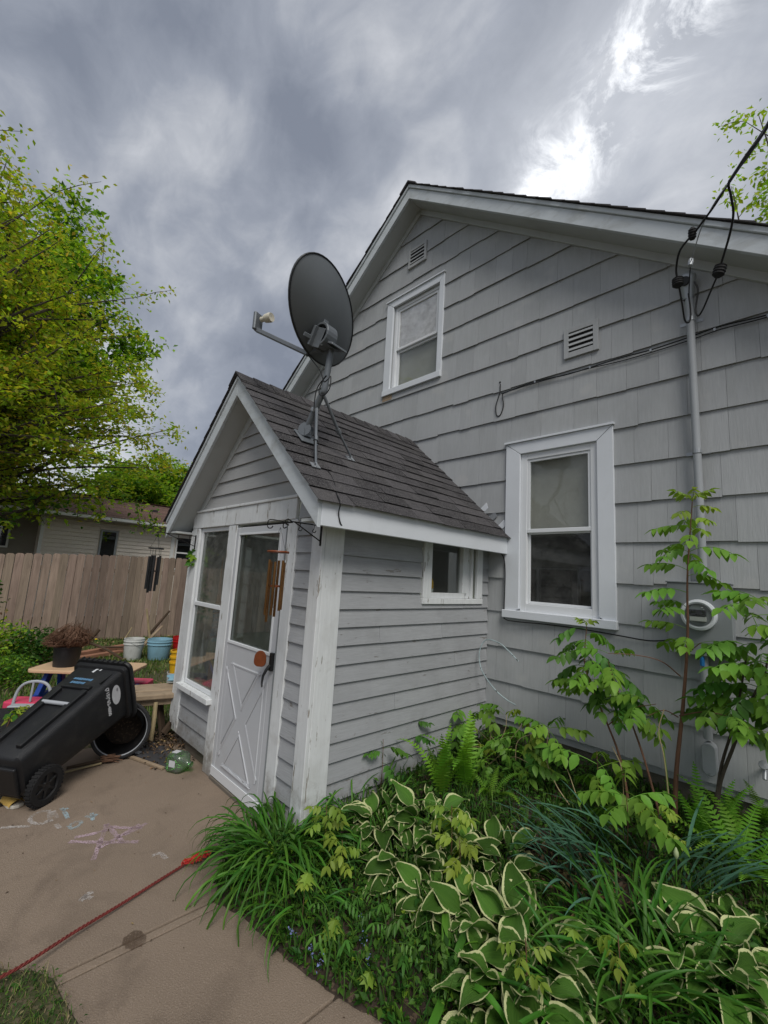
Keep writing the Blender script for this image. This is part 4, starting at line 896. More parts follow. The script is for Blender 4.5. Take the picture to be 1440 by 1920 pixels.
# cables clipped to the siding
wc = bez([(-.0, 3.806, 3.70), at(1440, 590, 1, 3.806), at(1350, 612, 1, 3.806), at(1290, 633, 1, 3.806), at(1220, 656, 1, 3.806), at(1160, 672, 1, 3.806), at(1110, 688, 1, 3.806), at(1060, 703, 1, 3.806), at(1005, 715, 1, 3.806), at(950, 735, 1, 3.806), at(942, 742, 1, 3.806), at(944, 760, 1, 3.806), at(938, 778, 1, 3.806), at(931, 778, 1, 3.806), at(930, 760, 1, 3.806), at(937, 737, 1, 3.806), at(938, 720, 1, 3.806)], 6)
wcab = thing('wall_cable', at(1220, 656, 1, 3.806), 'black cable clipped along the upper shingles and ending in a hanging loop', 'cable')
MB().tube(wc, .0052, 6).build('wire', wire, wcab, smooth=True)
wc2 = bez([(-.0, 3.806, 3.69), at(1440, 594, 1, 3.802), at(1350, 618, 1, 3.802), at(1290, 639, 1, 3.802), at(1220, 661, 1, 3.802), at(1160, 678, 1, 3.802), at(1100, 692, 1, 3.802), at(1010, 716, 1, 3.802), at(940, 738, 1, 3.802)], 6)
MB().tube(wc2, .0042, 6).build('wire', wire, wcab, smooth=True)
for px, py in ((1440, 592), (1340, 618), (1220, 657), (1106, 689), (1003, 716)):
    q = at(px, py, 1, 3.80); MB().obox(q, (.007, 0, .002), (0, .006, 0), (-.002, 0, .010)).build('clip', galv, wcab)
c2 = bez([at(936, 1033, 1, 3.79), at(945, 1048, 1, 3.79), at(947, 1080, 1, 3.79), at(945, 1150, 1, 3.79), at(948, 1161, 1, 3.775), at(965, 1165, 1, 3.765), (-1.8, 3.79, 1.378), (-1.5, 3.80, 1.375), (-1.2, 3.80, 1.36), (-1.0, 3.80, 1.35), (-.85, 3.80, 1.372)], 8)
tag(MB().tube(c2, .0048, 6).build('low_wall_cable', wire, smooth=True), 'black cable running beneath the large window from porch eave to meter cabinet', 'cable')
c3 = bez([at(972, 1240, 1, 3.70), at(955, 1222, 1, 3.68), at(935, 1205, 1, 3.68), at(911, 1200, 1, 3.66), at(899, 1222, 1, 3.62), at(901, 1250, 1, 3.60), at(912, 1272, 1, 3.62), at(930, 1295, 1, 3.66), at(950, 1312, 1, 3.70), at(967, 1322, 1, 3.74)], 8)
tag(MB().tube(c3, .0055, 7).build('loose_cable', pmat('pale_cable', (.34, .42, .44), .5, .6, 9, spots=((.02, .02, .02), 9, .58, (1, 1, 1))), smooth=True), 'loose pale blue and black cable curling out from the wall beside the porch', 'cable')
sp = at(1434, 1443, 1, 3.74); t_ = thing('hose_spigot', sp, 'small metal hose spigot on the lowest shingles at the right edge', 'spigot')
MB().tube([(sp.x, W-.01, sp.z), sp, sp+Vector((0, -.03, -.05))], .011, 10).build('body', galv, t_, smooth=True)
MB().lathe([(0, .01), (.026, .008), (.028, 0), (0, -.004)], sp+Vector((0, -.02, .03)), (0, -1, .6), 12).build('handle', galv, t_)
tag(MB().box(-.30, -.297, W-.02, W-.016, .5, .6).obox((-.30, W-.018, .78), (.012, 0, 0), (0, .004, 0), (0, 0, .012)).build('metal_tab', galv), 'small metal tab nailed on the shingles above the hose spigot', 'metal tab')

# ------------------------------------------------------------------ hangers and chimes
def hanger(x, z, L, label, ex=0):
    t = thing('plant_hanger', (x, 1.742, z), label, 'hook bracket', 'iron hangers on the porch front')
    MB().box(x-.007, x+.007, 1.733, 1.741, z-.135, z+.01).build('back_plate', blacki, t, bevel=.001)
    MB().tube([(x, 1.737, z), (x, 1.737-L, z), (x-.005*0, 1.737-L-.03, z+.012), (x, 1.737-L-.05, z-.0), (x, 1.737-L-.04, z-.022), (x, 1.737-L-.02, z-.026)], .0045, 6).build('arm', blacki, t, smooth=True)
    MB().tube([(x, 1.737, z-.105), (x, 1.737-L*.9, z-.002)], .004, 6).build('brace', blacki, t, smooth=True)
    for d in (.06, .17):
        MB().tube(bez([(x, 1.737-d, z), (x, 1.737-d, z-.025), (x+.0, 1.737-d-.010, z-.045), (x, 1.737-d+.008, z-.052), (x, 1.737-d+.018, z-.038)], 4), .003, 5).build('hook', blacki, t, smooth=True)
    return t
h1 = hanger(-2.40, 2.022, .235, 'black iron hanger with hooks on the right corner of the porch above the copper chime')
m = MB().tube([(-2.40, 1.505, 2.018), (-3.06, 1.505, 2.018)], [.0065, .0045], 7); m.build('cross_bar', blacki, h1, smooth=True)
m = MB().tube(bez([(-2.47, 1.502, 2.020), (-2.55, 1.49, 2.035), (-2.66, 1.49, 2.046), (-2.685, 1.49, 2.02), (-2.67, 1.49, 1.992), (-2.63, 1.49, 1.988), (-2.61, 1.49, 2.0)], 5), .0038, 6); m.build('hook', blacki, h1, smooth=True)
m = MB().tube(bez([(-2.50, 1.505, 2.015), (-2.505, 1.505, 1.995), (-2.485, 1.505, 1.983), (-2.46, 1.505, 1.99)], 5), .0038, 6); m.build('hook', blacki, h1, smooth=True)
h2 = hanger(-4.575, 2.01, .32, 'thin black iron hanger on the left corner of the porch holding the black chime')
def chime(c, zt, rad, ntube, tubes, tr, mat_t, mat_d, label, ztop, zstr, ph=0, strik=-.35):
    t = thing('wind_chime', (c[0], c[1], zt), label, 'wind chime')
    MB().lathe([(0, 0), (rad, 0), (rad+.004, .006), (rad, .013), (0, .014)], (c[0], c[1], zt), n=28).build('top_disc', mat_d, t, smooth=True)
    m = MB()
    for k in range(3): a = 2*math.pi*k/3+.4; m.tube([(c[0]+rad*.8*math.cos(a), c[1]+rad*.8*math.sin(a), zt+.012), (c[0], c[1], ztop)], .0011, 4)
    for k in range(ntube):
        a = 2*math.pi*k/ntube+ph
        for s in (-1, 1): m.tube([(c[0]+rad*.72*math.cos(a)+s*tr*.7, c[1]+rad*.72*math.sin(a), zt), (c[0]+rad*.72*math.cos(a)+s*tr*.7, c[1]+rad*.72*math.sin(a), zstr+.004)], .0008, 4)
    m.tube([(c[0], c[1], zt), (c[0], c[1], zt+strik)], .0011, 4); m.build('strings', wire, t)
    for k in range(ntube):
        a = 2*math.pi*k/ntube+ph; L = tubes[k]; q = (c[0]+rad*.72*math.cos(a), c[1]+rad*.72*math.sin(a))
        MB().lathe([(tr*.8, -L), (tr, -L), (tr, 0), (tr*.8, 0), (tr*.8, -L)], (q[0], q[1], zstr-.012*(k % 2)), n=12).build('tube', mat_t, t, smooth=True)
    MB().lathe([(0, 0), (rad*.42, 0), (rad*.42, .012), (0, .013)], (c[0], c[1], zt+strik*.62), n=16).build('striker', mat_d, t, smooth=True)
chime((-2.485, 1.475), 1.818, .068, 6, (.315, .30, .36, .38, .345, .33), .0085, copper, cherry, 'copper tube wind chime under a round wooden disc beside the porch door', 1.985, 1.772, .3)
chime((-4.575, 1.375), 1.845, .066, 5, (.28, .33, .36, .31, .34), .0115, blackm, blackm, 'black tube wind chime hanging left of the porch in front of the fence', 1.985, 1.785, .9)
# carved wooden heart shaped ornament over the door handle
m = MB(); hc = Vector((-2.925, 1.672, 1.072)); n = 26
def heart(a):
    return (.046*math.cos(a)*(1-.12*math.sin(a)), .055*math.sin(a)-.012*abs(math.cos(a))*(1 if math.sin(a) < 0 else .4)+(.010*abs(math.cos(a)) if math.sin(a) > 0 else 0))
hx = Vector((.80, .60, .0)).normalized(); hn = hx.cross(Vector((0, 0, 1)))
m.prism([heart(2*math.pi*k/n) for k in range(n)], lambda p, k: hc+hx*p[0]+Vector((0, 0, p[1]))+hn*(.007 if k else -.007)); 
q = tag(m.build('wooden_ornament', cherry, bevel=.004, segs=2), 'red brown polished wooden slice hanging at the door handle', 'ornament')

# ------------------------------------------------------------------ wheeled bin lying back on a pot
p_ = (-4.109, .544, 2.21, .331, .466, .436, .294, .956)
def _bin():
    x, y, thh, ph, w, dt, db, h = p_
    a = Vector((math.cos(thh), math.sin(thh), 0)); z = Vector((0, 0, 1)); u = Vector((-math.sin(thh), math.cos(thh), 0))
    if u.dot(Vector((1, -1, 0))) < 0: u = -u
    n = a*math.cos(ph)+z*math.sin(ph); v = -a*math.sin(ph)+z*math.cos(ph)
    return Vector((x, y, .13)), u, v, n
AX, bu, bv, bn = _bin(); O = AX-bn*.12
w, dt, db, hh = p_[4:]
bt = bpy.data.objects.new('wheeled_bin', None); col.objects.link(bt)
MX = Matrix((bu, bv, bn)).transposed()
if MX.determinant() < 0: bu2 = bu
bt.matrix_world = Matrix.Translation(O)     # parts are given in world coordinates
tag(bt, 'black wheeled rubbish bin tipped on its back with a white oval sticker on its side', 'bin')
BL = lambda U, V, Z: O+bu*U+bv*V+bn*Z
def rrect(hw, v0, v1, r, n=4):
    out = []
    for cx_, cy_, a0 in ((hw-r, v1-r, 0), (-hw+r, v1-r, 90), (-hw+r, v0+r, 180), (hw-r, v0+r, 270)):
        for k in range(n+1): a = R(a0+90*k/n); out.append((cx_+r*math.cos(a), cy_+r*math.sin(a)))
    return out
def loft(m, secs):
    n = len(secs[0][0]); vs = [BL(p[0], p[1], z) for s, z in secs for p in s]
    m.add(vs, [(i*n+k, i*n+(k+1) % n, (i+1)*n+(k+1) % n, (i+1)*n+k) for i in range(len(secs)-1) for k in range(n)]+[tuple(range(n-1, -1, -1)), tuple((len(secs)-1)*n+k for k in range(n))]); return m
def sec(z, g=0):
    t = max(0, min(1, z/hh)); hw = (w*.8+(w-w*.8)*t)/2+g; d = db+(dt-db)*t; return (rrect(hw, -g-.0, d+g, .045), z)
# body with a sunken grip pocket on the front face: built from a lofted shell, front strip separate
m = loft(MB(), [sec(.0, -.02), sec(.02, 0), sec(.2), sec(.4), sec(.6), sec(.8), sec(.90)]); m.build('body', blackm, bt, smooth=True)
m = loft(MB(), [sec(.885, .012), sec(.89, .020), sec(.925, .020), sec(.93, .014)]); m.build('rim', blackm, bt, smooth=True)
m = loft(MB(), [(rrect(w/2+.030, -.05, dt+.035, .06), .932), (rrect(w/2+.034, -.05, dt+.04, .06), .945), (rrect(w/2+.026, -.04, dt+.03, .06), .972), (rrect(w/2-.02, 0, dt-.02, .06), .992)]); m.build('lid', blackm, bt, smooth=True)
m = MB()
for k in range(9):
    U = -w/2+.03+k*(w-.06)/8; m.obox(BL(U, dt+.036, .948), bu*.006, bv*.012, bn*.018)
m.build('lid_ribs', blackm, bt, bevel=.003)
# raised channel borders and the grab bar on the front (upper) face
def fv(Z): return db+(dt-db)*Z/hh
for s in (-1, 1):
    U0, U1 = s*.10, s*.115
    MB().obox((BL(U0, fv(.10), .08)+BL(U1, fv(.62), .62))/2+bv*.010, (BL(U1, fv(.62), .62)-BL(U0, fv(.08), .08))/2, bu*.022, bv*.016).build('front_rail', blackm, bt, bevel=.006, segs=2)
MB().obox(BL(0, fv(.65)+.004, .66), bu*.13, bv*.018, bn*.022).build('front_stop', blackm, bt, bevel=.008, segs=2)
MB().tube([BL(-.115, fv(.47)+.018, .47), BL(.115, fv(.47)+.018, .47)], .015, 12).build('grab_bar', greyp, bt, smooth=True)
MB().obox(BL(.165, fv(.80)+.001, .80), bn*.085, bu*.007, bv*.007).build('front_rib', blackm, bt, bevel=.003)
# wheels on the rear bottom edge
for s in (-1, 1):
    c = AX+bu*(w/2-.015)*s; ax = bu*s
    m = MB(); rW = .128; prof = [(.085, -.024), (rW-.008, -.024), (rW, -.016), (rW, .016), (rW-.008, .024), (.085, .024), (.08, .010)]
    m.lathe(prof, c, ax, 40)
    e1 = Vector((0, 0, 1)); e2 = e1.cross(ax).normalized(); e1 = ax.cross(e2)
    for k in range(32):
        a = 2*math.pi*k/32; d = e1*math.cos(a)+e2*math.sin(a); m.obox(c+d*(rW+.001), d*.004, ax*.021, d.cross(ax)*.006)
    wh = m.build('wheel', blackr, bt, smooth=False)
    m = MB().lathe([(0, .012), (.028, .016), (.03, .006), (.084, .006), (.084, -.006), (0, -.01)], c, ax, 30)
    for k in range(6):
        a = 2*math.pi*k/6; d = e1*math.cos(a)+e2*math.sin(a); m.obox(c+d*.056+ax*.009, d*.03, d.cross(ax)*.009, ax*.007)
    m.build('hub', blackm, wh, bevel=.002)
MB().tube([AX-bu*.2, AX+bu*.2], .008, 8).build('axle', blacki, bt)
m = MB().obox(BL(0, db*.45, -.012), bu*.17, bv*.10, bn*.014).obox(BL(0, .02, .05), bu*.15, bv*.03, bn*.05); m.build('foot', blackm, bt, bevel=.01, segs=2)
# stickers and print
def usd(Z): return (w*.8+(w-w*.8)*Z/hh)/2
sv = (BL(usd(.9), .2, .9)-BL(usd(.5), .2, .5)).normalized()
def side_decal(name, pts, mat, lift=.0015):
    m = MB(); vs = [BL(usd(z)+lift, v, z) for v, z in pts]; m.add(vs+[q-bu*.001 for q in vs], [tuple(range(len(vs)))]); return m.build(name, mat, bt)
side_decal('oval_sticker', [(.265+.085*math.cos(a), .80+.043*math.sin(a)) for a in np.linspace(0, 2*math.pi, 29)[:-1]], paper)
def text(s, size, mat, name, parent, origin, ex, ey, ext=.0006):
    cu = bpy.data.curves.new(name, 'FONT'); cu.body = s; cu.size = size; cu.extrude = ext; cu.space_character = 1.05; cu.offset = .0012
    tmp = bpy.data.objects.new('tmp', cu); col.objects.link(tmp); bpy.context.view_layer.update()
    me = bpy.data.meshes.new_from_object(tmp.evaluated_get(bpy.context.evaluated_depsgraph_get())); bpy.data.objects.remove(tmp)
    me.materials.clear(); me.materials.append(mat); ez = ex.cross(ey)
    Mx = Matrix((ex, ey, ez)).transposed().to_4x4(); off = origin-rootloc(parent) if parent else origin
    me.transform(Matrix.Translation(off) @ Mx)
    o = bpy.data.objects.new(name, me); col.objects.link(o)
    if parent: o.parent = parent
    return o
text('(715)962-4800', .040, paper, 'phone_number', bt, BL(usd(.71)+.002, .375, .708), -bv, (bn*1.0+bu*.02).normalized())
text('co', .026, pmat('grey_print', (.22, .22, .24), .6), 'sticker_print', bt, BL(usd(.82)+.004, .32, .805), -bv, (bn+bu*.02).normalized())
m = MB()
random.seed(4)
for r_ in range(2):
    for k in range(8 if r_ == 0 else 6):
        U = -.105+k*.022+(.01 if r_ else 0); Z = .755-r_*.042
        if random.random() < .92: m.obox(BL(U, fv(Z)+.001, Z), bu*.0085, bv*.001, bn*(.013+random.uniform(-.003, .004)))
m.build('blue_print', bluep, bt)
m = MB()
pts = [(-.012, .845), (.012, .838), (.015, .87), (.03, .888), (.045, .885), (.04, .862), (.055, .868), (.06, .895), (.04, .908), (.015, .90), (-.0, .88)]
m.add([BL(a-.02, fv(z)+.0015, z) for a, z in pts], [tuple(range(len(pts)))]); m.build('white_sticker', paper, bt)

# black pot on its side, mouth towards us, propping the bin
pc_ = Vector((-4.50, 1.27, .235)); pa = Vector((.93, -.33, .13)).normalized()
t = thing('black_planter', (pc_.x, pc_.y, 0), 'big round black nursery pot on its side with its open mouth under the tipped bin', 'planter')
MB().lathe([(0, -.30), (.17, -.30), (.205, 0), (.232, .0), (.236, .02), (.232, .045), (.212, .05), (.196, .042), (.19, .0), (.16, -.27), (0, -.27)], pc_, pa, 44).build('pot', blackm, t, smooth=True)
MB().lathe([(.197, .038), (.200, .046), (.205, .050)], pc_, pa, 44).build('rim_edge', greyp, t, smooth=True)
MB().lathe([(0, -.20), (.05, -.19), (.1, -.215), (.155, -.25)], pc_+Vector((0, 0, -.05)), pa, 18).build('old_soil', soil, t, smooth=True)
# black tub at the left edge
t = thing('black_tub', (-4.75, .42, 0), 'low open black tub with a pale rim line behind the tipped bin', 'tub')
m = MB(); cx_, cy_ = -4.98, .36
for k_, (a, b) in enumerate(((.0, .33),)): pass
m.lathe([(.30, 0), (.36, .30), (.375, .30), (.375, .33), (.355, .33), (.30, .03), (0, .03)], (cx_, cy_, 0), n=36, sx=1.3); m.build('body', blackm, t, smooth=True)
MB().lathe([(.3755, .318), (.379, .322), (.3755, .326)], (cx_, cy_, 0), n=36, sx=1.3).build('rim_line', condm, t)

# rough wooden bench behind the porch corner
t = thing('rustic_bench', (-5.0, 1.85, 0), 'rough weathered slab bench half hidden behind the left porch post', 'bench')
random.seed(12)
bd = Vector((.25, 1.0, 0)).normalized(); bx_ = Vector((1, -.25, 0)).normalized()
for i in range(3):
    c = Vector((-4.98+.15*i, 1.90, .425+random.uniform(-.006, .006)))-bd*.0
    m = MB().obox(c, bd*(.48+random.uniform(-.02, .02)), bx_*.07, (0, 0, .024)); m.build('plank', wood, t, bevel=.009, segs=2)
MB().obox((-4.70, 1.80, .375), bd*.44, bx_*.016, (0, 0, .045)).build('apron', wood, t, bevel=.004)
for a, b in (((-4.70, 1.60, .37), (-4.66, 1.585, .0)), ((-5.0, 1.55, .37), (-5.04, 1.52, 0)), ((-4.62, 2.25, .37), (-4.62, 2.3, 0)), ((-4.92, 2.3, .37), (-4.95, 2.34, 0))):
    MB().tube(bez([a, ((a[0]+b[0])/2+.012, (a[1]+b[1])/2, .18), b], 4), [.019]*9, 8).build('leg', stemp if a[0] > -4.8 and a[1] < 2 else driftw, t, smooth=True)
MB().beam((-4.74, 1.72, .05), (-4.76, 1.98, .38), .05, .04).build('brace', driftw, t); MB().beam((-4.86, 1.68, .36), (-4.80, 1.74, .0), .09, .03).build('brace', driftw, t, bevel=.004)
m = MB().box(-4.80, -4.64, 2.00, 2.3, 0, .30); tag(m.build('concrete_block', found, bevel=.01), 'grey concrete block on the ground beneath the slab bench beside the porch', 'block')
# cloth on the bench
crumple('pale_blue_cloth', (-5.02, 2.02, .45), (.15, .20), .10, lblue, 'pale blue crumpled cloth lying on the rough bench by the porch', 'cloth', 5, .3, hang=False)
# litter by the porch foundation
pts = [(random.uniform(-4.95, -4.05), random.uniform(1.42, 1.76), random.uniform(.0, .025)) for _ in range(420)]
pts += [(random.gauss(-4.65, .18), random.gauss(1.75, .15), random.uniform(.0, .05)) for _ in range(500)]
tag(leaf_cloud('leaf_litter', pts, .035, [dryleaf, driftw, soil], (1, 2, 2), up=.8, fold=.5), kind='stuff')
tag(MB().prism([(-4.62, 1.33), (-4.02, 1.52), (-4.05, 1.60), (-4.3, 1.70), (-4.72, 1.60)], lambda p, k: (p[0], p[1], .018 if k else .002)).build('slate_slab', pmat('wet_slate', (.05, .05, .055), .4, .4, 8), bevel=.004), 'flat dark slate piece on the concrete beside the round planter', 'slate')
tag(MB().beam((-4.55, 1.31, .012), (-4.03, 1.50, .012), .03, .02).build('wooden_strip', wood, bevel=.003), 'thin broken wooden strip along the front edge of the slate piece', 'stick')
m = MB().box(-.03, .03, -.02, .02, 0, .004); q = m.build('paper_scrap', paper); q.location = (-4.47, 1.42, .02); q.rotation_euler = (.1, 0, .5); tag(q, 'little white paper scrap on the dark slate piece', 'paper scrap')
# green square jug lying on its side
t = thing('green_jug', (-3.93, 1.60, 0), 'translucent green square plastic jug lying on the concrete against the porch foundation', 'jug', rz=R(28))
m = MB(); 
def rsq(h, r, n=3):
    out = []
    for a0, sx_, sy_ in ((0, 1, 1), (90, -1, 1), (180, -1, -1), (270, 1, -1)):
        for k in range(n+1): a = R(a0+90*k/n); out.append((sx_*(h-r)+r*math.cos(a), sy_*(h-r)+r*math.sin(a)))
    return out
S = [(.0, .045, .02), (.008, .066, .025), (.03, .071, .028), (.115, .071, .028), (.14, .062, .03), (.165, .035, .03), (.18, .022, .02), (.21, .022, .02)]
vs = [(z-.1, p[0], p[1]+.071) for z, h, r in S for p in rsq(h, r)]; n = 16
m.add(vs, [(i*n+k, i*n+(k+1) % n, (i+1)*n+(k+1) % n, (i+1)*n+k) for i in range(len(S)-1) for k in range(n)]+[tuple(range(n-1, -1, -1))]); m.build('body', greenj, t, smooth=True, local=True)
MB().box(-.06, .0, -.071, -.0715, .05, .10).box(-.085, -.03, -.03, .03, .1428, .1435).build('label', paper, t, local=True)
m = MB(); vs = []; nn = 14
for i in range(nn+1):
    a = R(20+ 140*i/nn); rr_ = .12*(1 if i % 2 else .72); vs.append((math.cos(a)*rr_*.55, math.sin(a)*rr_, .03*math.sin(i*.9)))
m.add([(0, 0, 0)]+vs, [(0, i+1, i+2) for i in range(nn)]); q = m.build('yellow_leaf', pmat('yellow_leaf', (.42, .42, .14), .7, .2, 20, trans=.3)); q.location = (-4.17, 1.56, .01); q.rotation_euler = (R(50), R(15), R(-35)); tag(q, 'big yellowish ragged leaf standing against the green jug', 'leaf')
# broom like stick under the bin
t = thing('garden_rake', (-4.3, 1.1, 0), 'old dark broom with a worn bristle head lying on the concrete under the bin', 'broom')
A_, B_ = at(125, 1440, 2, .025), at(195, 1425, 2, .03)
MB().tube([A_, B_], .013, 8).build('handle', driftw, t, smooth=True); MB().tube([at(122, 1448, 2, .015), at(190, 1431, 2, .02)], .008, 8).build('handle', stemp, t, smooth=True)
m = MB(); random.seed(3)
for k in range(60):
    q = B_+Vector((random.uniform(-.03, .03), random.uniform(-.03, .05), random.uniform(-.01, .03))); m.tube([q, q+Vector((random.uniform(.0, .05), random.uniform(.03, .08), random.uniform(-.02, .01)))], .0035, 4)
m.build('bristles', twigm, t)
# shoe / sandal at the left edge
t = thing('yellow_shoe', at(15, 1505, 2, 0), 'worn yellow and off-white sandal lying on the concrete at the left edge', 'sandal', rz=R(20))
m = MB(); sol = [(-.13, -.03), (-.10, -.045), (0, -.035), (.09, -.048), (.13, -.03), (.14, 0), (.13, .035), (.09, .046), (0, .032), (-.10, .042), (-.135, .02)]
m.prism([(p[0], p[1]) for p in sol], lambda p, k: (p[0], p[1], .022 if k else 0)); m.build('sole', capw, t, bevel=.006, segs=2, local=True)
m = MB(); ns = 9
for i in range(2):
    x0_, x1_ = ((-.01, .115) if i == 0 else (-.12, -.07)); hgt = .055 if i == 0 else .07
    vs = [(x, .047*math.cos(math.pi*k/ns), .015+hgt*math.sin(math.pi*k/ns)*(1 if x < .1 else .55)) for x in (x0_, (x0_+x1_)/2, x1_) for k in range(ns+1)]
    m.add(vs, [(j*(ns+1)+k, j*(ns+1)+k+1, (j+1)*(ns+1)+k+1, (j+1)*(ns+1)+k) for j in range(2) for k in range(ns)])
m.build('strap', capy, t, smooth=True, local=True); MB().box(-.02, .03, -.058, -.046, .005, .02).build('buckle', blackm, t, local=True)
t = thing('grey_shoe', at(-2, 1488, 2, 0), 'grey and white shoe behind the yellow sandal at the left edge', 'shoe', rz=R(50))
MB().prism(sol, lambda p, k: (p[0]*.9, p[1]*.9, .02 if k else 0)).build('sole', capw, t, bevel=.006, local=True)
m = MB(); vs = [(x, .04*math.cos(math.pi*k/ns), .015+hg*math.sin(math.pi*k/ns)) for x, hg in ((-.12, .055), (-.05, .06), (.03, .05), (.09, .035), (.12, .01)) for k in range(ns+1)]
m.add(vs, [(j*(ns+1)+k, j*(ns+1)+k+1, (j+1)*(ns+1)+k+1, (j+1)*(ns+1)+k) for j in range(4) for k in range(ns)]); m.build('upper', greyp, t, smooth=True, local=True)

# toddler picnic table
tz = .52; tcx, tcy = -5.93, 1.27; ta = R(52)
ed = Vector((math.cos(ta), math.sin(ta), 0)); en = Vector((-math.sin(ta), math.cos(ta), 0)); tc_ = Vector((tcx, tcy, 0))
t = thing('picnic_table', (tcx, tcy, 0), 'small plastic picnic table with tan top, blue legs and pink bench seats', 'kids table')
def rr2(a, b, r, n=4):
    out = []
    for sx_, sy_, a0 in ((1, 1, 0), (-1, 1, 90), (-1, -1, 180), (1, -1, 270)):
        for k in range(n+1): q = R(a0+90*k/n); out.append((sx_*(a-r)+r*math.cos(q), sy_*(b-r)+r*math.sin(q)))
    return out
TL = lambda u, v, z: tc_+ed*u+en*v+Vector((0, 0, z))
MB().prism(rr2(.52, .27, .07), lambda p, k: TL(p[0], p[1], tz if k else tz-.035)).build('table_top', tan, t, bevel=.008, segs=2)
for s in (-1, 1):
    m = MB()
    for q in (-1, 1): m.beam(TL(s*.36, q*.10, tz-.035), TL(s*.42, q*.30, .0), .09, .05, up=ed)
    m.beam(TL(s*.39, -.48, .22), TL(s*.39, .48, .22), .08, .05, up=ed); m.build('leg', blue, t, bevel=.01, segs=2)
    MB().prism(rr2(.50, .11, .04), lambda p, k, s=s: TL(p[0], p[1]+s*.46, .275 if k else .205)).build('seat', pink, t, bevel=.012, segs=2)
    MB().beam(TL(s*.2, .05, .30), TL(-s*.05, .05, tz-.04), .05, .03, up=en).build('brace', red, t)
# pot with a dead round bush on the table
q0 = Vector((-6.07, 1.05, tz))
t = thing('potted_dead_bush', q0, 'black pot with a round dried brown bush standing on the tan picnic table', 'potted plant')
MB().lathe([(0, 0), (.118, 0), (.135, .20), (.143, .203), (.143, .217), (.13, .217), (.125, .19), (0, .185)], q0, n=32).build('pot', blackm, t, smooth=True)
m = MB(); random.seed(30)
for k in range(650):
    a = random.uniform(0, 6.283); e = math.acos(random.uniform(-.15, 1)); rr_ = random.uniform(.11, .20)
    d = Vector((math.sin(e)*math.cos(a)*1.12, math.sin(e)*math.sin(a)*1.12, math.cos(e)*.85)); st = q0+Vector((random.uniform(-.04, .04), random.uniform(-.04, .04), .19)); top = q0+Vector((0, 0, .29))+d*rr_
    m.tube([st, st+(top-st)*.45+Vector((d.x, d.y, 0))*.07+Vector((random.uniform(-.04, .04), random.uniform(-.04, .04), .0)), st+(top-st)*.8+Vector((d.x, d.y, 0))*.06+Vector((random.uniform(-.04, .04),)*3), top-Vector((d.x, d.y, 0))*.04+Vector((random.uniform(-.05, .05),)*3)], .0028, 3, caps=False)
tag(m.build('dry_branches', twigm, t), kind='stuff')
MB().tube(bez([q0+Vector((.06, .06, .17)), q0+Vector((.10, .18, .30)), q0+Vector((.11, .25, .40))], 5), [.022]*11, 9).build('stub', driftw, t, smooth=True)
tag(MB().tube(bez([q0+Vector((.10, .14, .26)), q0+Vector((.18, .30, .20)), q0+Vector((.24, .50, .07))], 5), .014, 7).build('crooked_stick', driftw, smooth=True), 'crooked dark stick leaning from the black pot towards the bin', 'stick')
# folding grey toy chair
cc = at(25, 1310, 2, 0); t = thing('toy_chair', cc, 'small light grey plastic chair frame standing in the grass at the left edge', 'chair')
cc = Vector((cc.x+1.4, cc.y-.02, 0)); s = .8
cdx = Vector((.55, .83, 0)); cdy = Vector((-.83, .55, 0)); CL = lambda u, v, z: cc+cdx*u+cdy*v+Vector((0, 0, z))
t.location = cc
MB().tube(bez([CL(-.15, 0, .0), CL(-.155, .02, .20), CL(-.15, .05, .36), CL(-.10, .06, .445), CL(0, .065, .47), CL(.10, .06, .445), CL(.15, .05, .36), CL(.155, .02, .2), CL(.15, 0, 0)], 5), .014, 8).build('back_frame', greyp, t, smooth=True)
MB().obox(CL(0, -.05, .26), cdx*.14, cdy*.05, (0, 0, .018)).build('seat', greyp, t, bevel=.008)
m = MB().tube([CL(-.02, .05, .28), CL(-.02, .06, .46)], .010, 6); m.build('back_bar', greyp, t, smooth=True)
for s in (-1, 1): MB().tube([CL(s*.13, -.08, .25), CL(s*.15, -.17, 0)], .012, 7).build('leg', greyp, t, smooth=True)
# pink toy lid / seat near it, pails, timbers
def pail(c, r, h, mat, label, group=None, ribs=1, name='bucket', handle=True, band=None):
    t = thing(name, c, label, 'bucket', group); c = Vector(c)
    prof = [(0, 0), (r*.80, 0), (r*.83, .01), (r*.96, h*.72), (r*1.03, h*.73), (r*1.03, h*.76), (r*.98, h*.77), (r*.99, h*.86), (r*1.04, h*.87), (r*1.04, h*.90), (r, h*.91), (r*1.01, h), (r*.96, h), (r*.78, .03), (0, .03)]
    MB().lathe(prof, c, n=28).build('body', mat, t, smooth=True)
    if handle: MB().tube([c+Vector((r*1.03*math.cos(a), r*1.03*math.sin(a), h*.86-.10*math.sin((a+.6) % math.pi))) for a in np.linspace(-.6, -.6+math.pi, 12)], .003, 5).build('handle', galv, t)
    return t
pail((-8.93, 2.53, -.02), .165, .37, whitep, 'dirty white bucket standing in the grass left of the blue one')
pail((-8.78, 2.92, -.02), .205, .36, lblue, 'faded light blue tub in the grass right of the white bucket', handle=False, name='blue_tub')
pail((-8.95, 3.36, -.02), .15, .36, red, 'red bucket standing just left of the porch post in the grass', name='red_bucket')
yb = thing('yellow_bucket_stack', (-6.55, 2.42, 0), 'nested yellow buckets standing in a pale pail beside the porch post', 'buckets')
for i in range(3):
    c = Vector((-6.55, 2.455, .14+.075*i)); MB().lathe([(0, 0), (.085, 0), (.105, .2), (.115, .2), (.115, .225), (.10, .225)], c, n=22).build('bucket', yellow, yb, smooth=True)
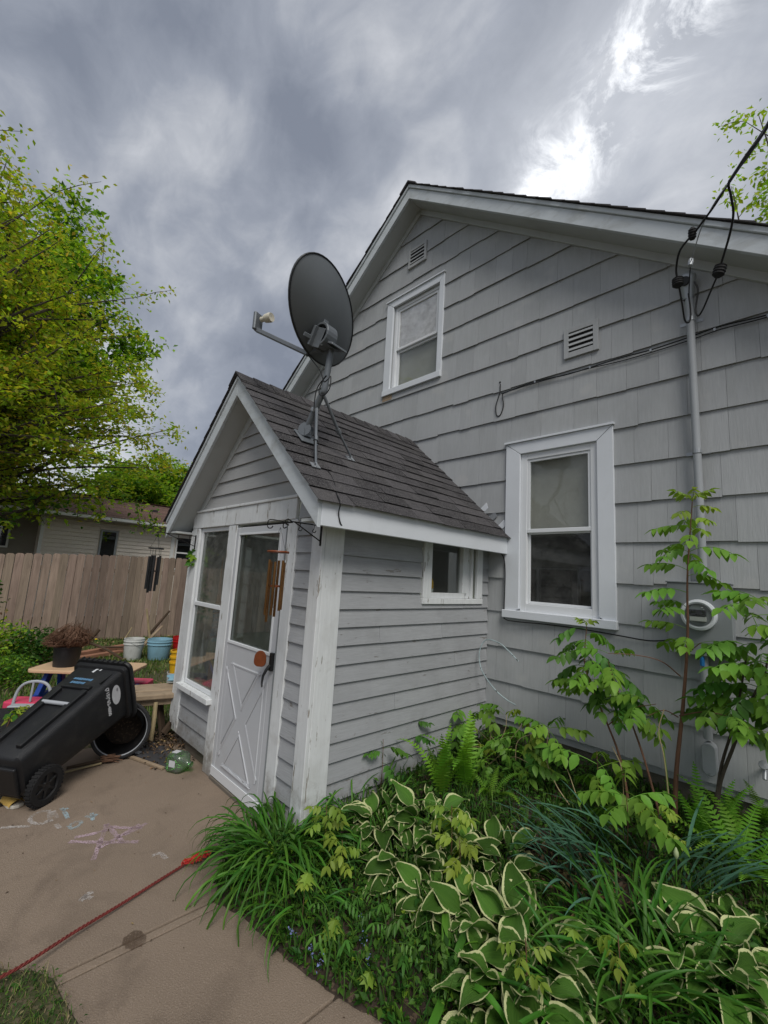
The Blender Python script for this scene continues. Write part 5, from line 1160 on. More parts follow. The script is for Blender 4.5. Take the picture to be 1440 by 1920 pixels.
MB().lathe([(0, 0), (.11, 0), (.125, .24), (.118, .24)], (-6.55, 2.455, -.02), n=22).build('pail', whitep, yb, smooth=True)
random.seed(8)
for i, (a, b, r_, lab, mt) in enumerate((((-9.25, 1.55, .05), (-9.95, 2.75, .06), .085, 'long reddish timber edging the far bed, left one behind the pot', timb), ((-9.05, 1.62, .03), (-9.5, 2.5, .03), .07, 'shorter reddish timber lying in front of the long one', timb),
    ((-9.5, 2.1, .14), (-9.45, 2.5, .12), .03, 'thin dark stick lying across the reddish timbers', driftw))):
    tag(MB().beam(a, b, r_*1.3, r_).build('garden_timber' if i < 2 else 'dark_stick', mt, bevel=.01), lab, 'timber' if i < 2 else 'stick')
for a, b, r_, lab, mt in (((-9.2, 2.90, .15), (-9.2, 2.74, .85), .022, 'pale upright stick poking out of the blue tub', stemp), ((-9.2, 2.75, .15), (-9.2, 3.07, .52), .03, 'light wooden stick leaning right behind the tubs', wood), ((-9.4, 2.92, .35), (-9.3, 3.2, .80), .028, 'dark slanting stick leaning behind the blue tub', driftw), ((-9.3, 2.47, .30), (-9.3, 2.56, .50), .012, 'short thin pale stake behind the white bucket', stemp)):
    tag(MB().tube([a, b], [r_, r_*.7], 8).build('stick', mt, smooth=True), lab, 'stick')
m = MB().lathe([(0, 0), (.02, .004), (.028, .012), (.015, .022), (0, .024)], (-10.9, 2.35, .06), n=12); q = m.build('dandelion', pmat('dandelion_yellow', (.8, .6, .02), .7)); tag(q, 'single yellow dandelion in the grass at the fence foot', 'flower')

# ------------------------------------------------------------------ on the concrete: rope, strap, chalk, stain
def pz(x, y, z=0): return at(x, y, 2, z)
rp = bez([pz(-60, 1868, .05), pz(0, 1834, .05), pz(50, 1806, .045), pz(140, 1748, .03), pz(230, 1694, .02), pz(300, 1650, .014), pz(345, 1622, .014)], 14)
t = thing('red_rope', pz(230, 1694), 'twisted dark red rope stretched over the concrete with a frayed bright red knot', 'rope')
m = MB(); L = 0; strands = [[], [], []]; prev = rp[0]; dens = []
for a, b in zip(rp, rp[1:]):
    for k in range(4): dens.append(a+(b-a)*k/4)
for q in dens:
    L += (q-prev).length; prev = q
    for s in range(3):
        a = L*2*math.pi/.055+s*2.094; strands[s].append(q+Vector((.0042*math.cos(a)*.6, .0042*math.cos(a)*.8, .0042*math.sin(a)+.002)))
for s in strands: m.tube(s, .0038, 5)
m.build('twisted_strands', ropem, t, smooth=True)
m = MB(); random.seed(6); ka, kb = pz(345, 1622, .015), pz(388, 1604, .02)
for k in range(70):
    q = ka+(kb-ka)*random.uniform(-.05, 1)+Vector((random.uniform(-.012, .012), random.uniform(-.012, .012), random.uniform(0, .018)))
    m.tube(bez([q, q+Vector((random.uniform(-.02, .02), random.uniform(-.02, .03), .008)), q+Vector((random.uniform(-.03, .03), random.uniform(-.02, .04), random.uniform(-.006, .006)))], 3), .0028, 4)
m.build('frayed_knot', pmat('bright_red_fibre', (.42, .025, .02), .8, .3, 80), t)
sb = bez([pz(388, 1605, .02), pz(402, 1596, .015), pz(420, 1585, .014), pz(440, 1572, .012), pz(470, 1560, .012)], 6)
tag(MB().tube(sb, .010, 6).build('dark_strap', strapm, smooth=True), 'short dark strap between the red knot and the daylily clump', 'strap')
def stroke(pts, wpx, mat, m=None):
    P = bez([pz(x, y, .0022) for x, y in pts], 8); m = m or MB(); vs = []
    for i, q in enumerate(P):
        d = (P[min(i+1, len(P)-1)]-P[max(0, i-1)]).normalized(); s = Vector((-d.y, d.x, 0))*(wpx*random.uniform(.8, 1.2)); vs += [q+s, q-s]
    m.add(vs, [(2*i, 2*i+1, 2*i+3, 2*i+2) for i in range(len(P)-1)]); return m
random.seed(2)
ch = thing('chalk_drawing', pz(180, 1560), 'faint chalk star in pink and letters in pale blue and white on the concrete', 'chalk drawing')
m = MB()
for a, b in (((130, 1578), (260, 1578)), ((175, 1612), (200, 1545)), ((200, 1545), (232, 1580)), ((140, 1570), (205, 1555)), ((205, 1550), (268, 1552)), ((232, 1566), (275, 1543)), ((185, 1590), (262, 1545))): stroke([a, ((a[0]+b[0])/2, (a[1]+b[1])/2+1), b], .014, chp, m)
m.build('chalk_star', chp, ch)
m = MB()
for s in ([(115, 1515), (122, 1524), (127, 1534)], [(116, 1519), (128, 1515)], [(160, 1530), (172, 1532), (182, 1526)], [(172, 1524), (174, 1538)], [(130, 1548), (142, 1541), (152, 1541), (146, 1549), (134, 1553), (128, 1548)]): stroke(s, .012, chb, m)
m.build('chalk_letters', chb, ch)
m = MB()
for s in ([(95, 1520), (75, 1522), (58, 1532), (60, 1542), (80, 1544), (93, 1536)], [(92, 1522), (95, 1540)], [(0, 1552), (30, 1550), (57, 1549)], [(105, 1545), (112, 1553)], [(285, 1604), (300, 1600), (312, 1610)], [(150, 1690), (165, 1676), (175, 1672)], [(155, 1680), (172, 1684)], [(100, 1520), (107, 1534)]): stroke(s, .013, chw, MB()).build('chalk_mark', chw, ch)

m = MB(); c = pz(252, 1762, .0016); n = 22; random.seed(14)
m.add([c+Vector((math.cos(a)*.060*random.uniform(.85, 1.15), math.sin(a)*.045*random.uniform(.85, 1.15), 0)) for a in np.linspace(0, 6.28, n+1)[:-1]], [tuple(range(n))])
tag(m.build('damp_spot', stainm, patio), kind='stuff')
# leaf bits and grit on the slab
pts = [(random.uniform(-4.6, -1.3), random.uniform(-.2, 1.7), .003) for _ in range(120)]
tag(leaf_cloud('debris', [p for p in pts if p[1] < yedge(p[0]) or p[0] < -2.7], .014, [dryleaf, driftw], (1, 1), up=.9), kind='stuff')

# ------------------------------------------------------------------ trees
def tree(name, base, h0, tr, ells, nb, npc, size, mats, wts, label, seed, group=None, spread=.55, cut=None, bmat=None, twigs=5):
    global rng
    rng = np.random.default_rng(seed); random.seed(seed)
    base = Vector(base); t = thing(name, base, label, 'tree', group); wood_ = MB(); pts = []
    top = base+Vector((0, 0, h0)); tot = sum(e[3]*e[4]*e[5] for e in ells)
    ends = []
    for (cx_, cy_, cz_, rx, ry, rz) in ells:
        for k in range(max(2, int(nb*rx*ry*rz/tot))):
            for _ in range(40):
                d = rng.normal(size=3); d /= np.linalg.norm(d); r_ = rng.random()**.42
                q = Vector((cx_+rx*d[0]*r_, cy_+ry*d[1]*r_, cz_+rz*d[2]*r_))
                if cut is None or cut(q): break
            ends.append(q)
    wood_.tube(bez([base, base+(top-base)*.5+Vector((.1, .08, 0)), top, top+Vector((.1, -.1, (max(e[2]+e[5]*.6 for e in ells)-top.z)*.7))], 5), list(np.linspace(tr, tr*.16, 16)), 9)
    for q in ends:
        f = min(1.0, max(.35, random.gauss(.75, .15))); zc_ = base.z+(min(q.z, base.z+h0*2.2)-base.z)*f*.72; st = base+Vector((random.uniform(-.05, .05), random.uniform(-.05, .05), zc_-base.z))
        L = (q-st).length; mid = st+(q-st)*.5+Vector((random.uniform(-.1, .1)*L, random.uniform(-.1, .1)*L, .10*L))
        pth = bez([st, mid, q], 5); r0 = tr*.22*min(1, L/4)+.014
        wood_.tube(pth, list(np.linspace(r0, .006, len(pth))), 5, caps=False)
        for _ in range(twigs):
            s = pth[random.randint(len(pth)//2, len(pth)-1)]; e = s+Vector((random.gauss(0, 1), random.gauss(0, 1), random.gauss(.15, .7)))*spread*.75
            wood_.tube([s, (s+e)/2+Vector((0, 0, .04)), e], [.011, .008, .004], 3, caps=False)
            nn_ = npc//(twigs+1); u_ = rng.random((nn_, 1))**.6
            P = np.array(s)*(1-u_)+np.array(e)*u_+rng.normal(size=(nn_, 3))*spread*np.array([.24, .24, .15]); pts.append(P)
        nn_ = npc//(twigs+1); pts.append(np.array(q)+rng.normal(size=(nn_, 3))*spread*np.array([.42, .42, .28]))
    wood_.build('trunk', bmat or bark, t, smooth=True)
    P = np.concatenate(pts); leaf_cloud('crown', P, size, mats, wts, t, up=.25, off=base)
    return t
tree('maple_tree', (-13.2, -1.8, -.03), 2.6, .24, [(-13.2, -1.9, 6.6, 2.8, 5.5, 4.6), (-13.0, .0, 4.9, 2.2, 4.35, 2.05), (-13.2, -1.5, 10.2, 1.6, 2.6, 2.3)], 400, 235, .115,
     [maple1, maple2, maple3], (5, 4, .8), 'big maple with olive green spring leaves rising over the fence at the left', 41, spread=.52, cut=lambda q: q.z > 3.05 and q.y > -6)
tree('green_tree', (-17.5, .4, -.03), 3, .22, [(-17.5, .6, 9.0, 2.4, 3.0, 4.8)], 120, 300, .2, [lf_md, maple2, lf_lt], (3, 3, 3), 'darker fresh green tree showing through behind the big maple', 42, spread=.65)
tree('lime_tree', (-24, 7.2, -.03), 2.4, .22, [(-24, 6.2, 4.9, 2.6, 3.6, 2.3), (-24, 8.2, 5.0, 2.0, 2.4, 2.5)], 140, 300, .2, [lf_lt, lf_yl, lf_md], (4, 3, 2), 'bright lime green round tree beyond the neighbouring brown roof', 43, spread=.75)
tree('locust_tree', (1.1, 12.5, -.03), 5, .2, [(.9, 13, 12.6, 2.25, 2.0, 1.7), (2.4, 13, 10.6, 2.6, 2.0, 2.4)], 100, 190, .13, [lf_lt, maple2, lf_yl], (3, 3, 3), 'light green tree standing behind the house roof at the upper right', 44, spread=.5)
# low hanging maple limb in front of the neighbour's gutter
def limb():
    random.seed(77); rr = np.random.default_rng(77); m = MB(); P = []
    x = -13.0
    A = [at(0, 990, 0, x)+Vector((0, -1.2, .0)), at(30, 960, 0, x), at(75, 938, 0, x), at(135, 918, 0, x), at(165, 905, 0, x)]
    m.tube(bez(A, 6), list(np.linspace(.05, .015, 25)), 7)
    m.tube(bez([at(62, 945, 0, x), at(90, 915, 0, x), at(92, 880, 0, x)], 6), list(np.linspace(.035, .012, 13)), 6)
    for (a, b) in (((135, 918), (90, 955)), ((150, 925), (145, 970)), ((185, 925), (190, 975)), ((255, 935), (262, 985)), ((280, 960), (295, 1000)), ((10, 960), (15, 985)), ((60, 940), (78, 950)), ((200, 900), (250, 940)), ((120, 900), (200, 905))):
        A, B = at(a[0], a[1], 0, x), at(b[0], b[1], 0, x); m.tube([A, (A+B)/2, B], .008, 4)
        P.append(np.array(A)+(np.array(B)-np.array(A))*rr.random((70, 1))+rr.normal(size=(70, 3))*.13)
    t = thing('low_maple_limb', (-13, 0, 2.6), 'dark low limb with drooping leaf tufts crossing the white gutter of the neighbouring house', 'branch')
    m.build('limb', bark, t, smooth=True); leaf_cloud('leaves', np.concatenate(P), .14, [maple2, lf_md, maple1], (2, 2, 1), t, off=(-13, 0, 2.6))
limb()

# ------------------------------------------------------------------ shrubs by the fence
def shrub(name, c, r, n, size, mats, w, label, seed, stems=14, smat=None, cat='shrub'):
    global rng
    rng = np.random.default_rng(seed); random.seed(seed)
    c = Vector(c); t = thing(name, (c.x, c.y, -.03), label, cat)
    d = rng.normal(size=(n, 3)); d /= np.linalg.norm(d, axis=1)[:, None]; rad = rng.random((n, 1))**.35*(1+.25*np.sin(d[:, :1]*7+1)*np.cos(d[:, 1:2]*6))
    P = np.array(c)+d*rad*np.array(r); P = P[P[:, 2] > .0]
    m = MB()
    for k in range(stems):
        q = P[random.randrange(len(P))]; b = Vector((c.x+random.uniform(-.3, .3)*r[0], c.y+random.uniform(-.3, .3)*r[1], -.02)); q = Vector(q)
        m.tube(bez([b, (b+q)/2+Vector((random.uniform(-.06, .06), random.uniform(-.06, .06), .05)), q], 4), .007, 4, caps=False)
    (stems and m.build('stem', smat or twigm, t, smooth=True)); leaf_cloud('foliage', P, size, mats, w, t, off=(c.x, c.y, -.03)); return t
shrub('climbing_shrub', (-9.3, .12, .85), (.45, .50, .80), 2600, .075, [lf_dk, lf_md, dryleaf], (4, 2, 1), 'tall dark leafy climber with dry stems at the left end of the fence', 51, 40, stemp)
shrub('yellow_shrub', (-9.0, .62, .30), (.45, .52, .42), 2400, .06, [lf_yl, lf_lt, lf_md], (3, 3, 3), 'yellow green mounded shrub near the left end of the fence', 52)
shrub('dark_shrub', (-8.8, 1.12, .25), (.40, .35, .36), 1800, .06, [lf_dk, lf_md], (3, 1), 'darker green shrub between the yellow green one and the picnic table', 53)
shrub('feathery_shrub', (-7.9, .72, .12), (.36, .34, .24), 2400, .045, [lf_md, lf_lt], (3, 1), 'low feathery bright green plant in front of the yellow green shrub', 54)
shrub('sprouting_weed', (-5.02, .62, .34), (.10, .12, .06), 90, .06, [lf_yl, lf_md], (2, 1), 'yellow green weed sprig poking over the rim of the black tub', 55, 5)
shrub('twiggy_vine', (-4.60, 1.765, 1.78), (.06, .05, .10), 60, .075, [lf_lt, lf_md], (2, 1), 'small light green sprig growing by the upper left porch post', 56, 0)
# ------------------------------------------------------------------ grass
def blades(name, xy, z, h, wd, mats, w, lean=.5, parent=None):
    n = len(xy); H = h*(.5+rng.random(n)); a = rng.random(n)*6.283; d = np.stack([np.cos(a), np.sin(a), np.zeros(n)], 1); s = np.stack([-np.sin(a), np.cos(a), np.zeros(n)], 1)
    b = np.stack([xy[:, 0], xy[:, 1], z], 1); ln = (rng.random(n)*lean)[:, None]*H[:, None]
    m1 = b+d*ln*.35+np.array([0, 0, 1])*H[:, None]*.6; t_ = b+d*ln+np.array([0, 0, 1])*H[:, None]*(1-.3*rng.random(n))[:, None]; w2 = wd/2
    V = np.stack([b-s*w2, b+s*w2, m1+s*w2*.8, m1-s*w2*.8, t_], 1).reshape(-1, 3); B = np.arange(n)[:, None]*5
    F = (B+np.array([[0, 1, 2, 0, 2, 3, 3, 2, 4]])).ravel(); mi = np.repeat(rng.choice(len(mats), n, p=np.array(w)/sum(w)), 3)
    return tag(npmesh(name, V, F, 3, mats, parent, mi), kind='stuff')
rng = np.random.default_rng(60)
grs = leafm('grass_green', (.065, .13, .02), .2); grs2 = leafm('grass_yellowish', (.13, .17, .04), .2); grd = leafm('grass_dead', (.22, .18, .09), .1)
xy = np.stack([rng.uniform(-11.42, -4.9, 60000), rng.uniform(-.6, 6.0, 60000)], 1)
f = np.sin(xy[:, 0]*2.1+1)*np.cos(xy[:, 1]*2.7)+.5*np.sin(xy[:, 0]*5+xy[:, 1]*4); keep = (rng.random(len(xy)) < np.clip(.55+.35*f, .08, 1)) & ~((xy[:, 0] > -5.4) & (xy[:, 1] < 1.3))
xy = xy[keep]; blades('grass', xy, np.full(len(xy), -.035), .07, .012, [grs, grs2, grd], (5, 3, 1.2), .9)
n = 5200; P = np.stack([rng.uniform(-11.4, -5.0, n), rng.uniform(-.5, 6, n), rng.uniform(-.02, .03, n)], 1); P = P[(rng.random(n) < np.clip((-P[:, 0]-8.2)*.5, .12, 1))]
tag(leaf_cloud('fallen_leaves', P, .055, [dryleaf, grd, driftw], (4, 2, 1), up=.8), kind='stuff')
n = 9000; xy = np.stack([rng.uniform(-3.3, -1.9, n), rng.uniform(-.4, .62, n)], 1)
def inpoly(x, y, P):
    c = np.zeros(len(x), bool)
    for (x0, y0), (x1, y1) in zip(P, P[1:]+P[:1]):
        if y0 == y1: continue
        k = ((y0 > y) != (y1 > y)) & (x < (x1-x0)*(y-y0)/(y1-y0)+x0); c ^= k
    return c
jit = rng.normal(size=(n, 2))*.012; xy = xy[inpoly(xy[:, 0]+jit[:, 0], xy[:, 1]+jit[:, 1], LP)]
blades('patch_grass', xy, np.full(len(xy), .01), .026, .0035, [grs, grs2, grd], (4, 2, 2), 1.4)
P = np.column_stack([xy[::3], rng.uniform(.012, .035, len(xy[::3]))]); tag(leaf_cloud('patch_clover', P, .014, [lf_dk, lf_md, grd], (4, 3, 1), up=.9), kind='stuff')

# ------------------------------------------------------------------ leaf meshes
def me_of(mb, name, mats):
    o = mb.build(name, mats, smooth=True); me = o.data; bpy.data.objects.remove(o); return me
def blade_mesh(L, wd, arch, mat, seed, droop=1.0, fold=.35, nseg=9, tip=.0):
    'long arching strap leaf, base at origin, leaning to +X'
    random.seed(seed); m = MB(); x = z = 0; a = R(82-random.uniform(0, 10)); vs = []; tw = random.uniform(-.25, .25)
    for i in range(nseg+1):
        t = i/nseg; w_ = wd*(.55+.9*t if t < .4 else (.91 if t < .6 else .91*(1-((t-.6)/.4)**1.7)))/1.0
        w_ = max(w_, .0008); y = tw*L*.25*t*t
        vs += [(x, y-w_/2, z+fold*w_/2), (x+.0, y, z-fold*w_/3), (x, y+w_/2, z+fold*w_/2)]
        a -= arch*droop*(.35+1.5*t)/nseg; x += math.cos(a)*L/nseg; z += math.sin(a)*L/nseg
    m.add(vs, [(3*i+k, 3*i+k+1, 3*i+3+k+1, 3*i+3+k) for i in range(nseg) for k in (0, 1)])
    return me_of(m, 'blade', mat)
def leaflet(m, o, d, nrm, L, wd, droop=.25):
    d = d.normalized(); s = d.cross(nrm).normalized(); nn = s.cross(d)
    g = lambda t: o+d*L*t-Vector((0, 0, 1))*droop*L*t*t
    vs = [g(0), g(.22)+s*wd*.40+nn*wd*.1, g(.5)+s*wd*.5+nn*wd*.14, g(.78)+s*wd*.30+nn*wd*.08, g(1), g(.78)-s*wd*.30+nn*wd*.08, g(.5)-s*wd*.5+nn*wd*.14, g(.22)-s*wd*.40+nn*wd*.1, g(.25), g(.5), g(.78)]
    m.add(vs, [(0, 8, 1), (1, 8, 9, 2), (2, 9, 10, 3), (3, 10, 4), (0, 7, 8), (7, 6, 9, 8), (6, 5, 10, 9), (5, 4, 10)])
def compound_mesh(n, L, ll, lw, mat, seed, arch=.9, rise=.35):
    random.seed(seed); m = MB(); pts = []; x = z = 0; a = R(rise*90)
    N_ = n+2
    for i in range(N_+1): pts.append(Vector((x, 0, z))); a -= arch/N_; x += math.cos(a)*L/N_; z += math.sin(a)*L/N_
    m.tube(pts, [.0022]*len(pts), 4, caps=False)
    for i in range(2, N_+1):
        f = 1-.35*abs(i/N_-.55)*1.5
        for s in (-1, 1):
            d = Vector((.35+random.uniform(-.15, .15), s*.85, -.55+random.uniform(-.5, .15))); leaflet(m, pts[i], d, Vector((random.uniform(-.2, .2), random.uniform(-.2, .2), 1)), ll*f*random.uniform(.85, 1.1), lw*f, .28)
    leaflet(m, pts[-1], Vector((1, 0, -.3)), Vector((0, 0, 1)), ll, lw, .3)
    return me_of(m, 'leaf', mat)
def fern_mesh(L, wd, mat, seed, arch=.5, n=22):
    random.seed(seed); m = MB(); pts = []; x = z = 0; a = R(84)
    for i in range(n+1): pts.append(Vector((x, 0, z))); a -= arch*(i/n)*2/n; x += math.cos(a)*L/n; z += math.sin(a)*L/n
    m.tube(pts, list(np.linspace(.003, .001, n+1)), 4, caps=False)
    for i in range(2, n+1):
        t = i/n; w_ = wd*(min(1, t*3.2)*(1-t)**.75+.05)
        for s in (-1, 1):
            d = Vector((.10, s, .28)).normalized(); o = pts[i]; k = 4
            nx_ = (pts[i]-pts[i-1]).normalized(); hw = L/n*.36
            vs = []
            for j in range(k+1):
                u = j/k; c = o+d*w_*u-Vector((-.05*u*u*w_, 0, .12*u*u*w_)); h = hw*(1-u**2)*(.9+.1*(-1)**j)+.0005; vs += [c-nx_*h, c+nx_*h]
            m.add(vs, [(2*j, 2*j+1, 2*j+3, 2*j+2) for j in range(k)])
    return me_of(m, 'frond', mat)
def hosta_mesh(L, wd, seed, arch=1.0, pet=.12):
    random.seed(seed); nu, nv = 8, 11; vs = []; uvs = []; x = z = 0; a = R(70)
    for i in range(4): x += math.cos(a)*pet/4; z += math.sin(a)*pet/4; a -= .10
    px_, pz_ = x, z; spine = []
    for j in range(nv+1):
        spine.append((x, z, a)); a -= arch*(.5+1.0*j/nv)/nv; x += math.cos(a)*L/nv; z += math.sin(a)*L/nv
    ph = random.uniform(0, 6)
    for j, (x, z, a) in enumerate(spine):
        t = j/nv; w_ = wd*(math.sin(math.pi*min(1, t**.72))**.95)*(1-.10*t)+.002
        if j == nv: w_ = .002
        for i in range(nu+1):
            u = i/nu*2-1; y = u*w_/2; cup = .32*abs(u)**1.3*w_*.5; wav = .012*abs(u)**2*math.sin(t*9+ph+(2 if u > 0 else 0))+.0025*math.cos(u*14)
            vs.append((x-math.sin(a)*(cup+wav), y, z+math.cos(a)*(cup+wav))); uvs.append((i/nu, t))
    n1 = nu+1; fs = [(j*n1+i, j*n1+i+1, (j+1)*n1+i+1, (j+1)*n1+i) for j in range(nv) for i in range(nu)]
    me = bpy.data.meshes.new('leaf'); b = len(vs); 
    pp = [(0, -.006, 0), (0, .006, 0), (px_*.5, -.005, pz_*.55), (px_*.5, .005, pz_*.55), (px_+.01, -.004, pz_+.005), (px_+.01, .004, pz_+.005)]
    vs += pp; uvs += [(.5, .3)]*6; fs += [(b, b+1, b+3, b+2), (b+2, b+3, b+5, b+4)]
    me.from_pydata(vs, [], fs); me.materials.append(hosta); uvl = me.uv_layers.new(name='UVMap')
    for l in me.loops: uvl.data[l.index].uv = uvs[l.vertex_index]
    me.shade_smooth(); return me
def place(me, parent, name, base, az, lean=0, sc_=1, roll=0):
    'base relative to the parent'
    Mx = Matrix.Translation(base) @ Matrix.Rotation(az, 4, 'Z') @ Matrix.Rotation(lean, 4, 'Y') @ Matrix.Rotation(roll, 4, 'X') @ Matrix.Diagonal((sc_, sc_, sc_, 1))
    return inst(name, me, parent, mtx=Mx)
def gpt(px, py, zc):
    'ground spot under a point of the picture that floats zc above the bed'
    p = at(px, py, 2, zc); return Vector((p.x, p.y, bedz(p.x, p.y)))
# hostas
HM = [hosta_mesh(.20*random.Random(i).uniform(.9, 1.1), .115*random.Random(i+50).uniform(.9, 1.12), i, arch=a, pet=.14) for i, a in enumerate((.5, .8, 1.1, 1.4, .9, 1.25, .65))]
def hosta_plant(px, py, zc, R_, nl, sc_, label, seed):
    nl = int(nl*1.75); sc_ *= .86; g = gpt(px, py, zc); t = thing('hosta', g, label, 'hosta', 'variegated hostas in the garden bed'); random.seed(seed)
    for k in range(nl):
        ring = k/nl; az = k*2.399+random.uniform(-.25, .25); ln = R(-6+64*ring**.9+random.uniform(-8, 8))
        place(random.choice(HM), t, 'leaf', Vector((math.cos(az)*.03, math.sin(az)*.03, -.01)), az, ln*.95, sc_*(random.uniform(.55, 1.12)), random.uniform(-.7, .7))
    return t
hosta_plant(725, 1535, .22, .3, 24, 1.0, 'cream edged hosta nearest the porch side wall, partly covered by daylily blades', 1)
hosta_plant(800, 1520, .28, .3, 26, 1.1, 'cream edged hosta with tall upright leaves right in front of the two ferns', 2)
hosta_plant(765, 1615, .18, .3, 24, .95, 'cream edged hosta spreading low between the daylilies and the front bed edge', 3)
hosta_plant(850, 1600, .18, .3, 22, .95, 'cream edged hosta under the yellow green seedling in the middle of the bed', 4)
hosta_plant(820, 1685, .14, .3, 20, .95, 'low cream edged hosta at the front of the middle group above the bottom lily', 10)
hosta_plant(905, 1700, .20, .3, 22, 1.0, 'cream edged hosta joining the middle group to the large one at the bottom', 11)
hosta_plant(945, 1600, .25, .3, 22, 1.0, 'cream edged hosta beside the bare leaf litter and the blue green iris', 5)
hosta_plant(1000, 1735, .25, .3, 24, 1.28, 'large cream edged hosta with broad leaves left of the tall grass blades', 6)
hosta_plant(965, 1835, .16, .3, 24, 1.22, 'large cream edged hosta at the bottom edge of the photo', 7)
hosta_plant(1330, 1770, .28, .3, 26, 1.22, 'large cream edged hosta at the right edge below the fern bank', 8)
hosta_plant(1425, 1790, .22, .3, 26, 1.22, 'cream edged hosta in the bottom right corner', 9)
# daylilies
BLS = [blade_mesh(L, .0175, a, lily, i) for i, (L, a) in enumerate(((.50, 1.9), (.55, 2.3), (.45, 1.5), (.60, 2.6), (.48, 2.1), (.40, 1.2)))]
BLS2 = [blade_mesh(L, .0175, a, lily2, 20+i) for i, (L, a) in enumerate(((.50, 2.0), (.44, 1.6), (.56, 2.5)))]
def clump(name, g, rad, n, meshes, label, cat, seed, sc_=(.8, 1.15), lean=(-5, 30), group=None, azr=None, bias=None):
    t = thing(name, g, label, cat, group); random.seed(seed)
    for k in range(n):
        r_ = rad*math.sqrt(random.random()); a = random.uniform(0, 6.283); az = a+random.gauss(0, .6) if azr is None else random.uniform(*azr)
        b = Vector((r_*math.cos(a), r_*math.sin(a), 0)); b.z = bedz(g.x+b.x, g.y+b.y)-g.z-.01
        place(random.choice(meshes), t, 'blade', b, az, R(random.uniform(*lean)*(.3+.7*r_/rad)), random.uniform(*sc_), random.uniform(-.5, .5))
    return t
clump('daylily_clump', Vector((-2.36, 1.60, bedz(-2.36, 1.60))), .21, 270, BLS+BLS2, 'big mound of arching daylily blades at the foot of the porch corner', 'daylily', 1, (.68, .98), (0, 44))
clump('daylily_clump', Vector((-2.02, 1.50, bedz(-2.02, 1.50))), .16, 70, BLS+BLS2, 'smaller arching daylily tuft right of the big mound near the concrete edge', 'daylily', 5, (.45, .72), (0, 50))
DK = [blade_mesh(L, .013, a, comp3, 40+i) for i, (L, a) in enumerate(((.42, 1.4), (.36, 2.2), (.45, 1.8)))]
clump('sparse_daylily', Vector((-2.22, 2.15, bedz(-2.22, 2.15))), .20, 55, DK, 'thin dark drooping blades against the clapboards right of the corner post', 'daylily', 6, (.7, 1.1), (0, 30))
WB = [blade_mesh(L, .034, a, lily2, 50+i, fold=.25) for i, (L, a) in enumerate(((.40, 1.9), (.46, 2.2), (.34, 1.4)))]
clump('broad_lily', Vector((-1.20, 1.66, bedz(-1.20, 1.66))), .035, 11, WB, 'bright broad bladed lily at the bottom edge of the bed', 'lily', 7, (.8, 1.1), (8, 48))
clump('broad_lily', Vector((-1.02, 1.95, bedz(-1.02, 1.95))), .05, 8, WB, 'upright broad bladed lily just behind the bottom one', 'lily', 17, (.6, .85), (4, 30))
TB = [blade_mesh(L, .019, a, m_, 60+i, fold=.3) for i, (L, a, m_) in enumerate(((.58, 1.5, lily), (.50, 2.0, lily), (.62, 1.9, lily2), (.46, 1.2, lily)))]
for i, (px, py, zc, n, lab) in enumerate(((1215, 1800, .2, 60, 'tall green grassy daylily between the big hosta and the right edge hosta'), (1120, 1880, .12, 55, 'dense green daylily blades at the bottom right of the big hosta'), (1290, 1880, .15, 55, 'dense green daylily blades below the right edge hosta'), (1180, 1740, .2, 26, 'few upright daylily blades in front of the blue green iris'))):
    clump('grassy_daylily', gpt(px, py, zc), .16, n, TB, lab, 'daylily', 70+i, (.55, .95), (-4, 34))
IR = [blade_mesh(L, .019, a, iris_m, 80+i, fold=.1) for i, (L, a) in enumerate(((.50, .5), (.56, .8), (.42, .4), (.48, 1.1)))]
for i, (px, py, zc, n, az, lab) in enumerate(((1110, 1680, .12, 75, (2.5, 4.2), 'blue green iris blades leaning left in the middle of the bed'), (1270, 1680, .14, 34, (-.9, .9), 'blue green iris blades leaning right toward the fern bank'), (1180, 1650, .12, 30, (1, 5), 'blue green iris blades behind the compound leaved seedling'))):
    g = gpt(px, py, zc); t = thing('iris_clump', g, lab, 'iris'); random.seed(90+i)
    for k in range(n):
        b = Vector((random.uniform(-.17, .17), random.uniform(-.17, .17), -.01)); ccx = -.69 if i != 1 else .8; dirn = math.atan2(-.72 if i != 1 else .5, ccx)+random.gauss(0, .35)
        place(random.choice(IR), t, 'blade', b, dirn, R(random.uniform(8, 34)), random.uniform(.65, 1.05), random.uniform(-.3, .3))
# ferns
FR = [fern_mesh(.50, .085, fernm, i, a) for i, a in enumerate((.35, .7, 1.1, 1.5))]
def fern(px, py, zc, n, sc_, lean, label, seed, azs=None):
    g = gpt(px, py, zc); t = thing('fern', g, label, 'fern'); random.seed(seed)
    for k in range(n):
        az = (azs[k % len(azs)] if azs else k*2.4)+random.uniform(-.2, .2)
        place(random.choice(FR), t, 'frond', Vector((random.uniform(-.04, .04), random.uniform(-.04, .04), -.01)), az, R(random.uniform(*lean)), random.uniform(*sc_), 0)
fern(828, 1490, .22, 8, (.95, 1.12), (2, 22), 'left of two upright ferns in front of the porch side wall', 1, (-.5, -1.2, .3, 2, 3.5))
fern(868, 1465, .28, 9, (1.08, 1.25), (2, 22), 'right and taller of the two upright ferns beside the corner thicket', 2, (-.5, -1.2, .3, 2, 3.5))
fern(915, 1530, .10, 7, (.5, .7), (25, 60), 'low spreading fern in front of the dark corner thicket', 3)
fern(1400, 1640, .25, 14, (.8, 1.05), (10, 50), 'large fern in the bank at the right edge of the photo', 4)
fern(1330, 1600, .22, 12, (.7, .95), (10, 50), 'fern left of the large one beneath the meter', 5)
fern(1440, 1560, .25, 12, (.8, 1.0), (10, 50), 'fern against the house foundation at the right edge', 6)
